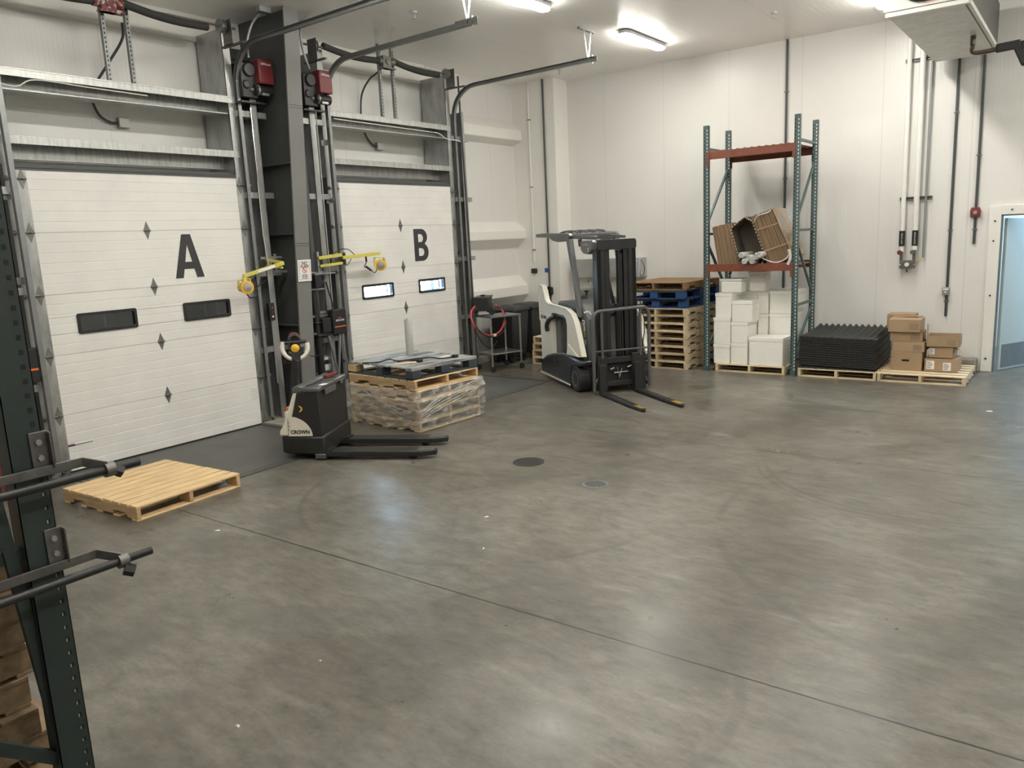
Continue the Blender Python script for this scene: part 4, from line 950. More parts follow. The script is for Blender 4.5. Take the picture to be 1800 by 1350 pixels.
g.box((0.60, 0.31, 0), (0.67, 0.36, 0.035)).box((0.78, 0.76, 0), (0.84, 0.82, 0.035))
o = obj('power_cable', g, m_rubber); o.location = (1.26, 0.62, ZT); tag(o, 'black power cable looped loosely across the navy pallet', 'cable')
o = obj('wood_sliver', G().bar((0, 0, 0.007), (0.18, 0.20, 0.009), 0.05, 0.012), m_woodpale, None, 0.003); o.location = (1.72, 0.70, ZT); tag(o, 'pale broken board sliver lying on the navy pallet', 'wood scrap')
o = obj('film_cutter', G().bar((0, 0, 0.012), (0.04, 0.12, 0.018), 0.02, 0.02).bar((0.03, 0.10, 0.015), (0.06, 0.13, 0.02), 0.035, 0.018), m_paper, None, 0.003); o.location = (1.95, 1.26, ZT); tag(o, 'small white film cutter lying near the pallet edge', 'cutter')

# --- tall stack between forklift and rack
ts_rot = R(87.0); TX, TY = 2.80, 6.17
tp = make_pallet('wooden_pallet', 'lowest light pallet of the tall stack left of the rack', m_woodpale, m_woodpale, 'light pallets in the tall stack left of the rack')
tp.location = (TX, TY, 0); tp.rotation_euler = (0, 0, ts_rot)
ords = ['second', 'third', 'fourth', 'fifth', 'sixth', 'seventh', 'eighth']
random.seed(11)
for k in range(7): dup(tp, (TX+random.uniform(-.02, .02), TY+random.uniform(-.015, .015), 0.1215*(k+1)), ts_rot+R(random.uniform(-1.5, 1.5)), 'light pine pallet, %s from the floor in the tall stack left of the rack' % ords[k])
bp_ = make_block_pallet('block_pallet', 'lower of the two blue block pallets in the tall stack', m_navy, m_blue, 'blue block pallets in the tall stack')
bp_.location = (TX-.02, TY+.02, 0.973); bp_.rotation_euler = (0, 0, ts_rot+R(1.5))
dup(bp_, (TX+.0, TY-.02, 1.116), ts_rot-R(1.5), 'upper of the two blue block pallets, under the brown top pallet')
br = make_pallet('wooden_pallet', 'brown weathered pallet on the very top of the tall stack', m_woodbr, m_woodbr, W=1.1, gap=0.015)
br.location = (TX-.02, TY, 1.259); br.rotation_euler = (0, 0, ts_rot-R(1))
# small stack peeking out behind the forklift
hp = make_pallet('wooden_pallet', 'lowest pallet of the low stack hidden behind the forklift', m_woodpale, m_woodpale, 'pallets in the low stack behind the forklift')
hp.location = (1.10, 5.83, 0.0); hp.rotation_euler = (0, 0, R(90))
for k in range(3): dup(hp, (1.10+.01*k, 5.83, 0.1215*(k+1)), R(90+k), '%s pallet from the floor of the low stack behind the forklift' % ords[k])

# --- pallets under goods along the back wall
far = []
for x, lab in ((4.275, 'pale pallet under the white foam boxes inside the rack'), (5.525, 'pale pallet under the block of black trays'), (6.60, 'pale pallet under the cardboard boxes, rightmost along the wall')):
    if not far: p_ = make_pallet('wooden_pallet', lab, m_woodpale, m_woodpale, 'pallets along the back wall', gap=0.085, nb=7)
    else: p_ = dup(far[0], (0, 0, 0), 0, lab)
    p_.location = (x, 6.24 if x < 5 else 6.245, 0); p_.rotation_euler = (0, 0, R(90)); far.append(p_)

# ================================================================== RACK AGAINST THE BACK WALL
def upright_post(name, H_, m, parent, dims=(0.075, 0.07), loc=(0, 0), front=-1, step=0.0508, z0=0.06, foot=True, sidehole=False):
    """teardrop column: C section open towards the rack inside, two rows of slots on its aisle face"""
    x, y = loc; wd, dp = dims; f = front
    g = G().box((x-wd/2, y, 0), (x+wd/2, y-f*0.003*1, H_)) if False else G()
    g.box((x-wd/2, y, 0.008), (x+wd/2, y+0.003, H_)) if f < 0 else g.box((x-wd/2, y+dp-0.003, 0.008), (x+wd/2, y+dp, H_))
    g.box((x-wd/2, y, 0.008), (x-wd/2+0.003, y+dp, H_)).box((x+wd/2-0.003, y, 0.008), (x+wd/2, y+dp, H_))
    g.box((x-wd/2, y+dp-0.003, 0.008), (x-wd/2+0.02, y+dp, H_)).box((x+wd/2-.02, y+dp-0.003, 0.008), (x+wd/2, y+dp, H_))
    if foot: g.box((x-wd/2-.02, y-.02, 0), (x+wd/2+.02, y+dp+.02, 0.008))
    o = obj(name, g, m, parent, smooth=False)
    return o
def slots(parent, x, y, H_, step=0.0508, dx=0.022, mm=None, see=True):
    a, b = G(), G(); z = 0.10
    while z < H_-0.03:
        for s, gg in ((-1, a), (1, b)):
            xx = x+s*dx
            gg.prism([(xx-.008, z+.014), (xx+.008, z+.014), (xx+.004, z-.012), (xx-.004, z-.012)], XZ, y-0.0015, y-0.0002)
        z += step
    pattern(parent, a, m_slot); pattern(parent, b, mm or m_paper)  # right-hand row filled pale, a glint painted into the slots
t = thing('pallet_rack', 'green and orange pallet rack bay standing before the back wall', 'rack', (3.60, 5.61, 0))
RW, RD, RH = 1.33, 0.95, 3.68
for x, y in ((0.0, 0.0), (RW, 0.0), (0.0, RD-0.07), (RW, RD-0.07)):
    p_ = upright_post('rack_post', RH, m_rackg, t, loc=(x, y)); slots(p_, x, y, RH)
for zb in (3.24, 1.585):
    for y in (-0.0, RD-0.01):
        g = G().box((0.035, y-0.012, zb-0.05), (RW-0.035, y+0.028, zb+0.05)).box((0.035, y-.012, zb+.05), (RW-.035, y+.010, zb+.062))
        bm_ = obj('beam', g, m_racko, t, 0.003)
        obj('beam_connector', G().box((0.02, y-0.02, zb-0.14), (0.055, y-0.001, zb+0.06)).box((RW-0.055, y-0.02, zb-0.14), (RW-0.02, y-0.001, zb+0.06)), m_racko, bm_)
g = G(); pts = []
for k in range(61): pts.append((0.04+(RW-0.08)*k/60, 3.302+0.012*math.sin(k*PI/2.5)))
g.prism(pts+[(p[0], p[1]-0.004) for p in reversed(pts)], lambda u, v, w_: (u, w_, v), 0.0, RD-0.02)
obj('corrugated_deck', g, m_racko, t, smooth=False)
obj('shelf_deck', G().box((0.04, 0.02, 1.60), (RW-0.04, RD-0.02, 1.612)), m_woodg, t)
for x in (0.0, RW):
    for a, b in (((x, .05, 3.35), (x, RD-.05, 3.35)), ((x, .05, 2.25), (x, RD-.05, 3.10)), ((x, .05, 2.10), (x, RD-.05, 2.10)), ((x, .05, 1.98), (x, RD-.05, 1.15)), ((x, .05, 1.03), (x, RD-.05, 1.03)), ((x, .05, 0.35), (x, RD-.05, 0.95)), ((x, .05, .22), (x, RD-.05, .22))):
        obj('frame_brace', G().bar(a, b, 0.03, 0.035), m_rackg, t, smooth=False)

# leaning bundles of flat cardboard on the shelf
def bundle(label, quad, y0, y1, n, band=None, seed=1):
    """quad: bl, br, tr, tl in x,z ; n sheets side by side"""
    t = thing('cardboard_bundle', label, 'cardboard', (0, 0, 0)); random.seed(seed)
    bl, br_, tr, tl = [Vector(q) for q in quad]; g = G()
    for k in range(n):
        a, b = k/n, (k+0.86)/n; j = random.uniform(-.008, .008); jy = random.uniform(0, .015)
        P = [bl.lerp(br_, a), bl.lerp(br_, b), tl.lerp(tr, b)+Vector((0, j)), tl.lerp(tr, a)+Vector((0, j))]
        g.prism([tuple(p) for p in P], lambda u, v, w_: (u, w_, v), y0+jy, y1+jy)
    obj('flat_cartons', g, m_cardd, t, smooth=False)
    return t
bundle('leftmost leaning bundle of flat brown cartons on the rack shelf', [(3.76, 1.613), (4.09, 1.613), (3.965, 2.25), (3.66, 2.20)], 5.70, 6.25, 14, seed=3)
t = bundle('rightmost leaning bundle of flat cartons, tallest on the rack shelf', [(4.52, 1.613), (4.87, 1.72), (4.56, 2.41), (4.27, 2.33)], 5.68, 6.20, 20, seed=4)
obj('carton_side', G().prism([(4.875, 1.73), (4.90, 1.75), (4.60, 2.43), (4.57, 2.42)], lambda u, v, w_: (u, w_, v), 5.69, 6.2), m_card, t)
g = G()
for zc, zz in ((0.28, 0.60), (0.72, 0.86)):
    a, b = Vector((4.53, 1.62)).lerp(Vector((4.28, 2.32)), zc), Vector((4.885, 1.73)).lerp(Vector((4.575, 2.40)), zc)
    g.bar((a.x, 5.676, a.y), (b.x, 5.676, b.y), 0.003, 0.02)
obj('packing_band', g, m_card, t)
# torn carton holding rolled plastic
t = thing('open_carton', 'torn open carton leaning in the middle of the rack shelf', 'carton', (0, 0, 0))
out = [(4.13, 1.64), (4.44, 1.62), (4.50, 1.74), (4.30, 2.26), (4.24, 2.29), (4.19, 2.33), (4.10, 2.27), (4.07, 2.24), (3.98, 2.17)]
cen = Vector((4.24, 1.96)); inn = [tuple(cen+(Vector(p)-cen)*0.965) for p in out]
m_cin = mat('carton_inside', (0.10, 0.08, 0.06), 0.8, var=0.3, scale=5)  # dark brown print plus the shade inside the box, both in the colour
obj('carton_wall', G().ring(out, inn, XZ, 5.64, 6.25), m_cin, t, smooth=False)
obj('carton_back', G().prism(inn, XZ, 5.95, 5.96), m_cin, t, smooth=False)
g = G()
for k in range(9):
    a, b = Vector(out[k]), Vector(out[(k+1) % 9]); L_ = (b-a).length
    for j in range(max(2, int(L_/0.05))):
        p = a.lerp(b, (j+.5)/max(2, int(L_/0.05))); g.prism([(p.x-.014, p.y-.006), (p.x+.012, p.y-.004), (p.x+random.uniform(-.01, .01), p.y+.014)], XZ, 5.633, 5.637)
obj('torn_edge', g, m_woodpale, t, smooth=False)
r0 = None
for k, (x, z) in enumerate([(4.185, 1.775), (4.225, 1.685), (4.335, 1.682), (4.455, 1.775), (4.40, 1.745), (4.29, 1.73)]):
    lab = 'clear plastic film roll end poking out of the torn carton, ' + ['upper left', 'lowest left', 'lowest right', 'upper right', 'inner right', 'inner left'][k]
    if r0 is None:
        r0 = thing('plastic_roll', lab, 'plastic roll', group='rolled plastic film in the torn carton')
        prof = [(0.008, 0.0), (0.016, 0.012), (0.024, 0.0), (0.030, 0.010), (0.036, 0.0), (0.042, 0.006), (0.044, 0.02), (0.044, 0.5)]
        obj('roll', G().lathe(prof, (0, 0, 0), 18, 'y'), m_filmend, r0); r0.location = (x, 5.50, z)
    else: dup(r0, (x, 5.50+0.02*(k % 3), z), 0, lab)
t = thing('plastic_wrap', 'loose clear plastic wrap draped on the right side of the cardboard', 'plastic film', (0, 0, 0))
random.seed(9); vs = []; fs = []; nU, nV = 16, 22
for i in range(nU):
    for j in range(nV):
        u, v = i/(nU-1), j/(nV-1); x = 4.60+0.31*(1-v)+0.03*math.sin(u*9+v*7)+u*.05*(1-v); z = 1.62+0.80*v+random.uniform(-.01, .01)-0.1*(1-v)*u*.5
        vs.append((min(x+0.03, 4.893), 5.64+u*0.5+random.uniform(-.012, .012), z))
for i in range(nU-1):
    for j in range(nV-1): fs.append((i*nV+j, (i+1)*nV+j, (i+1)*nV+j+1, i*nV+j+1))
obj('wrap_sheet', G().add(vs, fs), m_film, t)
g = G().tube(bez([(4.36, 5.62, 1.80), (4.50, 5.63, 1.70), (4.66, 5.62, 1.655), (4.80, 5.61, 1.70), (4.87, 5.60, 1.80)]), 0.010, 7).tube(bez([(4.84, 5.60, 1.62), (4.87, 5.6, 1.72), (4.85, 5.60, 1.84)]), 0.022, 8).tube(bez([(4.33, 5.65, 2.26), (4.38, 5.64, 2.33), (4.52, 5.65, 2.37), (4.57, 5.65, 2.40)]), 0.008, 6)
obj('wrap_twist', g, m_filmend, t)

# ------------------------------------------------------------------ foam boxes
def foam(label, a, b, lid=0.05, rnd=0.008):
    (x0, y0, z0), (x1, y1, z1) = a, b; e = 0.002
    t = thing('foam_box', label, 'foam box', (x0, y0, z0), 0, 'white foam boxes stacked in the rack')
    X, Y, Z = x1-x0-e, y1-y0-e, z1-z0-e
    obj('body', G().box((0.004, 0.004, 0), (X-.004, Y-.004, Z-lid-0.003)), m_foam, t, rnd)
    obj('lid', G().box((0, 0, Z-lid), (X, Y, Z)).box((0.006, 0.006, Z-lid-0.004), (X-0.006, Y-0.006, Z-lid)), m_foam, t, rnd)
    return t
FB = [('lowest foam box in the left front column', (3.70, 5.66, .122), (3.965, 6.1, .42)),
 ('middle foam box in the left front column', (3.70, 5.66, .42), (3.975, 6.1, .83)),
 ('topmost foam box in the left front column', (3.72, 5.68, .83), (3.985, 6.1, 1.205)),
 ('lowest foam box in the second front column', (3.975, 5.655, .122), (4.24, 6.1, .45)),
 ('middle foam box in the second front column', (3.98, 5.655, .45), (4.24, 6.1, .77)),
 ('topmost foam box in the second front column', (3.99, 5.655, .77), (4.31, 6.0, 1.09)),
 ('large foam box at the front right corner of the pallet', (4.26, 5.65, .122), (4.775, 6.06, .545)),
 ('foam box behind the topmost of the second column', (3.99, 6.11, .83), (4.24, 6.7, 1.20)),
 ('lower foam box of the back right pair', (4.41, 6.12, .52), (4.80, 6.7, .86)),
 ('upper foam box of the back right pair', (4.41, 6.12, .86), (4.80, 6.7, 1.205)),
 ('foam box under the back right pair behind the large one', (4.26, 6.12, .122), (4.80, 6.7, .52)),
 ('narrow foam box left of the back right pair', (4.245, 6.08, .86), (4.405, 6.7, 1.20)),
 ('lower narrow foam box left of the back right pair', (4.245, 6.08, .52), (4.405, 6.7, .86)),
 ('foam box hidden low behind the left columns', (3.72, 6.12, .122), (4.24, 6.7, .83))]
for lab, a, b in FB: foam('white ' + lab, a, b)
foam('white rounded foam box lying on top of the left column', (3.78, 5.72, 1.205), (4.12, 5.98, 1.42), 0.03, 0.03)
foam('white rounded foam box standing behind the one lying on top', (4.13, 5.98, 1.205), (4.40, 6.25, 1.51), 0.03, 0.03)

# ------------------------------------------------------------------ black trays
t0 = None; NT = 14
for k in range(NT):
    lab = 'black corrugated egg tray, number-less layer'
    lab = 'topmost wavy black tray of the black block' if k == NT-1 else ('lowest black tray, resting on its pallet' if k == 0 else 'black tray inside the black block, %s layer above the lowest' % ['', 'first', 'second', 'third', 'fourth', 'fifth', 'sixth', 'seventh', 'eighth', 'ninth', 'tenth', 'eleventh', 'twelfth'][k])
    if t0 is None:
        t0 = thing('black_tray', lab, 'tray', (5.0, 5.665, 0.124), 0, 'black trays stacked on their pallet')
        nu, nw = 88, 10; vs = []; fs = []
        for i in range(nu+1):
            for j in range(nw+1):
                u = i/nu; w_ = j/nw
                a = 0.004+0.016*min(1, w_*3)
                vs.append((1.035*u, 1.06*w_, 0.032-0.02*u*(1-w_)+0.05*w_*w_+a*math.sin(2*PI*u*12)-0.02*math.sin(PI*w_)*(1-u)))
        n1 = len(vs); vs += [(x, y, z-0.028) for x, y, z in vs]
        q = lambda i, j: i*(nw+1)+j
        for i in range(nu):
            for j in range(nw):
                fs.append((q(i, j), q(i+1, j), q(i+1, j+1), q(i, j+1))); fs.append((n1+q(i, j), n1+q(i, j+1), n1+q(i+1, j+1), n1+q(i+1, j)))
        for i in range(nu): fs.append((q(i, 0), n1+q(i, 0), n1+q(i+1, 0), q(i+1, 0))); fs.append((q(i, nw), q(i+1, nw), n1+q(i+1, nw), n1+q(i, nw)))
        for j in range(nw): fs.append((q(0, j), q(0, j+1), n1+q(0, j+1), n1+q(0, j))); fs.append((q(nu, j), n1+q(nu, j), n1+q(nu, j+1), q(nu, j+1)))
        obj('tray_sheet', G().add(vs, fs), m_tray, t0)
        random.seed(21)
    else: dup(t0, (5.0+random.uniform(-.003, .003), 5.665+random.uniform(-.004, .004), 0.135+0.0325*k), 0, lab)

# ------------------------------------------------------------------ cardboard boxes
def carton(label, a, b, rz=0, flap=None, print_=None, labels=(), hole=False, open_=False):
    (x0, y0, z0), (x1, y1, z1) = a, b; X, Y, Z = x1-x0, y1-y0, z1-z0-0.002
    t = thing('cardboard_box', label, 'box', (x0, y0, z0), R(rz), 'cardboard boxes on the rightmost pallet')
    if open_:
        w_ = 0.006
        obj('box_body', G().box((0, 0, 0), (X, Y, w_)).box((0, 0, 0), (X, w_, Z)).box((0, Y-w_, 0), (X, Y, Z)).box((0, 0, 0), (w_, Y, Z)).box((X-w_, 0, 0), (X, Y, Z)), m_card, t, 0.002)
    else:
        obj('box_body', G().box((0, 0, 0), (X, Y, Z-0.004)), m_card, t, 0.003)
        obj('top_flap', G().box((0, 0, Z-0.004), (X, Y/2-0.002, Z)).box((0, Y/2+0.002, Z-0.004), (X, Y, Z)), m_card, t)
    if flap:
        for P in flap: obj('flap', G().bar(*P), m_card, t)
    if print_: u0, v0, u1, v1 = print_; obj('printed_block', G().box((X*u0, -0.0012, Z*v0), (X*u1, -0.0004, Z*v1)), mat('print_brown', (0.30, 0.21, 0.135), 0.8), t)
    for u0, v0, u1, v1 in labels:
        l_ = obj('shipping_label', G().box((X*u0, -0.0014, Z*v0), (X*u1, -0.0004, Z*v1)), m_paper, t)
        g = G()
        for k in range(4): g.box((X*(u0+.02), -0.0018, Z*(v0+(v1-v0)*(.15+.2*k))), (X*(u0+(u1-u0)*(.5+.1*(k % 3)+.1)), -0.0014, Z*(v0+(v1-v0)*(.22+.2*k))))
        obj('label_print', g, m_ink, l_)
    if hole: obj('hand_hole', G().prism(rrect(X*.36, Z*.50, X*.60, Z*.60, .008), XZ, -0.001, 0.003), m_slot, t)
    return t
carton('tan box with a hand hole at the bottom of the left pile', (6.18, 5.92, .122), (6.57, 6.32, .385), 0, hole=True)
carton('flat tan box second from the bottom of the left pile', (6.20, 5.94, .385), (6.59, 6.32, .52), -1, print_=(.65, .15, .92, .72))
carton('flat tan box third from the bottom of the left pile', (6.15, 5.97, .52), (6.56, 6.34, .655), 2, print_=(.62, .2, .92, .75))
carton('top front tan box of the left pile', (6.13, 5.93, .655), (6.53, 6.30, .83), 0, print_=(.66, .2, .95, .7), flap=[((0.02, 0.33, .175), (0.38, 0.36, .19), 0.12, 0.003)])
carton('tan box sitting crooked behind the top of the left pile', (6.04, 6.31, .655), (6.40, 6.62, .86), 2)
carton('wide tan box with two white shipping labels, bottom of the right pile', (6.60, 5.95, .122), (7.00, 6.35, .30), 0, labels=((.06, .2, .30, .85), (.56, .12, .80, .75)), flap=[((0.02, 0.36, .178), (0.38, 0.36, .185), 0.1, 0.003)])
carton('small tan box in the middle of the right pile with open flap', (6.64, 6.0, .31), (6.93, 6.32, .46), -3, labels=((.02, .3, .24, .85),), flap=[((0.285, 0.05, .14), (0.40, 0.05, .085), 0.12, 0.003)])
carton('open-topped tan box on top of the right pile with one flap up', (6.61, 5.95, .465), (7.01, 6.33, .61), 3, print_=(.62, .15, .88, .65), flap=[((0.003, 0.02, .14), (0.003, 0.02, .31), 0.03, 0.003), ((0.003, .1, .14), (.003, .1, .29), .16, .003)], open_=True)

# ================================================================== CART, CHARGER, BINS
t = thing('utility_cart', 'grey steel cart on casters beside door B holding a charger', 'cart', (0.02, 4.35, 0), R(-19))
CW, CD = 0.49, 0.62
for x, y in ((0.02, 0.02), (CW-.02, 0.02), (0.02, CD-.02), (CW-.02, CD-.02)):
    l_ = obj('leg', G().cyl((x, y, 0.10), (x, y, 0.93), 0.016, n=12), m_stain, t)
    obj('caster', G().cyl((x-.012, y+.01, 0.045), (x+.012, y+.01, 0.045), 0.045, n=16).bar((x, y, .1), (x, y+.01, .05), .03, .02), m_rubber, l_)
obj('top_shelf', G().box((0, 0, 0.905), (CW, CD, 0.93)).box((0, 0, .93), (CW, .006, .945)), m_tube, t, 0.004)
obj('lower_shelf', G().box((0, 0, 0.29), (CW, CD, 0.31)), m_stain, t, 0.004)
t = thing('battery_charger', 'black charger case standing on the steel cart', 'charger', (0.10, 4.27, 0.932), R(30))
o_ = obj('case', G().prism([(0.0, 0.08), (0.24, 0.08), (0.26, 0.31), (-0.02, 0.31)], lambda u, v, w_: (u, w_, v), -0.08, 0.46), m_black, t, 0.012)
obj('side_label', G().box((0.262, 0.30, 0.24), (0.264, 0.40, 0.29)), m_paper, o_)
flat('case_lettering', text_geo('minuteman', 0.03, 0.0004), m_paper, o_, (0.258, 0.36, 0.20), (0, 1, 0), (0.05, 0, 1))
g = G()
for y in (0.04, 0.16, 0.28, 0.40): g.bar((0.02, y, 0.08), (-0.04, y, 0.0), 0.02, 0.02).bar((0.22, y, 0.08), (0.29, y, 0.0), 0.02, 0.02)
obj('foot', g, m_black, t); obj('top_knob', G().cyl((0.12, 0.2, 0.31), (0.12, 0.2, 0.335), 0.04, n=16), m_black, t)
t = thing('charger_lead', 'red charger cable hanging in a wide loop around the cart front', 'cable', (0, 0, 0))
P = [(0.34, 3.98, 1.12), (0.42, 3.78, 1.04), (0.50, 3.72, 0.88), (0.55, 3.84, 0.72), (0.58, 4.10, 0.64), (0.56, 4.36, 0.70), (0.50, 4.55, 0.86), (0.42, 4.60, 1.00), (0.34, 4.52, 1.10)]
obj('cable', G().tube(bez(P), 0.016, 10), m_hose, t); obj('cable', G().tube(bez([(p[0]+.03, p[1]+.02, p[2]-.025) for p in P]), 0.009, 8), m_rubber, t)
obj('tie', G().box((0.56, 4.12, 0.61), (0.61, 4.17, 0.66)), m_paper, t)
pipe_thing('drooping_cable', 'black cord drooping from the charger below the cart top', 'cord', [(0.30, 3.98, 1.05), (0.36, 3.9, 0.85), (0.42, 4.0, 0.55), (0.46, 4.2, 0.42), (0.44, 4.4, 0.5)], 0.008, m_rubber, 8)

def wheelie(label, x, y, rz):
    t = thing('wheeled_bin', label, 'trash bin', (x, y, 0), rz, 'black wheeled bins')
    vs = [(-.21, -.23, .10), (.21, -.23, .10), (.21, .23, .10), (-.21, .23, .10), (-.26, -.28, .93), (.26, -.28, .93), (.26, .28, .93), (-.26, .28, .93)]
    obj('body', G().add(vs, [(0, 3, 2, 1), (0, 1, 5, 4), (1, 2, 6, 5), (2, 3, 7, 6), (3, 0, 4, 7), (4, 5, 6, 7)]), m_bin, t, 0.03)
    obj('rim', G().box((-.28, -.30, .91), (.28, .30, .95)), m_bin, t, 0.012)
    obj('lid', G().add([(-.28, -.30, .95), (.28, -.30, .95), (.28, .30, .95), (-.28, .30, .95), (-.2, -.2, 1.0), (.22, -.2, 0.99), (.22, .2, .99), (-.2, .2, 1.0)], [(0, 3, 2, 1), (4, 5, 6, 7), (0, 1, 5, 4), (1, 2, 6, 5), (2, 3, 7, 6), (3, 0, 4, 7)]), m_bin, t, 0.01)
    for y_ in (-.2, .2): 
        for x_ in (-.17, .17): obj('wheel', G().cyl((x_-.015, y_, .05), (x_+.015, y_, .05), .05, n=16).box((x_-.02, y_-.02, .05), (x_+.02, y_+.02, .11)), m_rubber, t)
    return t
b1 = wheelie('black wheeled bin directly behind the steel cart', 0.02, 5.33, R(5))
dup(b1, (0.05, 5.98, 0), R(-3), 'black wheeled bin partly hidden by the forklift')

# ================================================================== PALLET TRUCK (walk-behind)
t = thing('pallet_truck', 'black and cream walk-behind electric pallet truck with forks lowered', 'pallet truck', (1.99, -0.77, 0), R(28)); J = t
for y0, y1 in ((-0.02, 0.155), (0.50, 0.675)):
    g = G().prism([(0.0, y0), (1.05, y0), (1.12, y0), (1.26, y0+.055), (1.26, y1-.055), (1.12, y1), (0.0, y1)], XY, 0.035, 0.09)
    f_ = obj('fork', g, m_blkmetal, t, 0.008)
    obj('fork_toe', G().prism([(1.06, y0+.02), (1.13, y0+.02), (1.24, y0+.06), (1.24, y1-.06), (1.13, y1-.02), (1.06, y1-.02)], XY, 0.09, 0.094), m_barktool, f_)
    obj('load_roller', G().cyl((1.0, (y0+y1)/2-.05, .037), (1.0, (y0+y1)/2+.05, .037), .037, n=16), m_rubber, f_)
    obj('fork_brace', G().bar((0.09, (y0+y1)/2, 0.09), (0.16, (y0+y1)/2, 0.095), 0.15, 0.02), m_blkmetal, f_)
obj('chassis', G().prism([(-0.40, 0.05), (-0.30, 0.0), (0.02, -0.02), (0.09, 0.0), (0.09, 0.80), (0.0, 0.82), (-0.30, 0.80), (-0.40, 0.72), (-.43, .4)], XY, 0.06, 0.25), m_blkmetal, t, 0.02)
obj('skid_corner', G().box((-0.02, -0.025, 0.012), (0.10, 0.09, 0.07)).box((-0.02, 0.73, 0.012), (0.10, 0.80, 0.07)).box((-.15, .3, .0), (-.05, .5, .08)), m_barktool, t, 0.01)
obj('drive_wheel', G().cyl((-0.22, 0.36, 0.10), (-0.22, 0.45, 0.10), 0.10, n=20), m_rubber, t)
obj('battery_case', G().prism([(-0.10, 0.0), (0.065, -0.0), (0.065, 0.80), (-0.10, 0.80)], XY, 0.19, 0.72), m_black, t, 0.008)
obj('lower_apron', G().prism([(0.05, 0.245), (0.085, 0.24), (0.085, 0.06), (0.05, 0.06)], lambda u, v, w_: (u, w_, v), 0.01, 0.79), m_blkmetal, t, 0.004)
ld = obj('battery_lid', G().box((-0.115, -0.01, 0.715), (0.08, 0.81, 0.765)), m_dkgrey, t, 0.014)
obj('lid_catch', G().box((0.075, 0.14, 0.66), (0.095, 0.44, 0.72)).box((0.075, 0.60, 0.69), (0.09, 0.68, 0.73)), m_dkgrey, ld, 0.004)
shell = [(-0.40, 0.25), (-0.40, 0.30), (-0.345, 0.38), (-0.20, 0.74), (-0.10, 0.74), (-0.10, 0.25)]
obj('power_shell', G().prism(shell, lambda u, v, w_: (u, w_, v), 0.005, 0.79), m_cream, t, 0.02)
obj('hood', G().prism([(-0.215, 0.71), (-0.21, 0.76), (-0.16, 0.79), (-0.10, 0.775), (-0.10, 0.71)], lambda u, v, w_: (u, w_, v), -0.004, 0.80), m_dkgrey, t, 0.012)
pn = obj('side_panel', G().prism([(-0.30, 0.252), (-0.165, 0.71), (-0.09, 0.71), (-0.02, 0.252)], lambda u, v, w_: (u, w_, v), -0.004, 0.004), m_black, t, 0.002)
quad = [(-0.295, 0.255)]+[(-0.295+0.265*math.cos(R(a)), 0.255+0.215*math.sin(R(a))) for a in range(0, 73, 8)]+[(-0.262, 0.46)]
obj('cream_panel', G().prism(quad, lambda u, v, w_: (u, w_, v), -0.0065, -0.004), m_cream, pn)
flat('maker_lettering', text_geo('CROWN', 0.052, 0.0006, 0.0022), m_ink, pn, (-0.162, -0.0072, 0.298), (1, 0, 0), (0, 0, 1))
flat('amber_emblem', curve_geo([arc(-0.0, 0, .05, .036, -75, 75, 12)+arc(0.004, 0, .028, .024, 75, -75, 12)], .0006), m_amber, pn, (-0.165, -0.0055, 0.545), (1, 0, 0), (0, 0, 1))
obj('depth_ticks', G().box((-0.292, -0.0072, 0.26), (-0.289, -0.0064, 0.45)).box((-0.292, -0.0072, 0.32), (-0.265, -0.0064, 0.324)).box((-0.292, -0.0072, 0.36), (-0.265, -0.0064, 0.364)).box((-0.292, -0.0072, 0.40), (-0.27, -0.0064, 0.404)), m_ink, pn)
obj('tiller_base', G().box((-0.47, 0.30, 0.25), (-0.40, 0.50, 0.45)), m_cream, t, 0.02); obj('orange_cap', G().box((-0.46, 0.34, 0.45), (-0.41, 0.42, 0.49)), m_orange, t, 0.008)
obj('tiller_arm', G().prism([(-0.44, 0.38), (-0.36, 0.38), (-0.27, 1.0), (-0.35, 1.0)], lambda u, v, w_: (u, w_, v), 0.36, 0.45), m_blkmetal, t, 0.012)
hh = bpy.data.objects.new('control_head', None); COL.objects.link(hh); hh.parent = t; hh.location = (-0.315, 0.41, 1.13); hh.rotation_euler = (R(-8), 0, R(25))
P = [(0.125*math.cos(R(a)), 0, 0.125*math.sin(R(a))) for a in range(-205, 26, 11)]
P = [(p[0]*1.05, 0, p[2]*(1.0 if p[2] < 0 else 1.3)) for p in P]
obj('handle_loop', G().tube(P, 0.024, 12), m_cream, hh)
obj('handle_base', G().tube([(0.085*math.cos(R(a)), 0, 0.085*math.sin(R(a))) for a in range(-150, -29, 12)], 0.03, 10).box((-0.045, -.03, -.14), (.045, .03, -.06)), m_blkmetal, hh)
obj('grip_bar', G().cyl((-0.12, 0, 0.055), (0.12, 0, 0.055), 0.019, n=12).box((-.07, -.03, -.02), (-.05, .03, .06)).box((.05, -.03, -.04), (.09, .03, .0)).tube([(0.05*math.cos(R(a)), 0, 0.075+0.055*math.sin(R(a))) for a in range(0, 181, 15)], 0.022, 10), m_blkmetal, hh)
obj('red_belly_button', G().tube([(0.052*math.cos(R(a)), 0.012, 0.085+0.062*math.sin(R(a))) for a in range(45, 176, 13)], 0.017, 10), m_red, hh)
obj('amber_thumbwheel', G().lathe([(0.02, -.035), (0.045, -.02), (0.045, .02), (0.02, .035)], (0, 0, -.01), 18, 'y'), m_amber, hh)
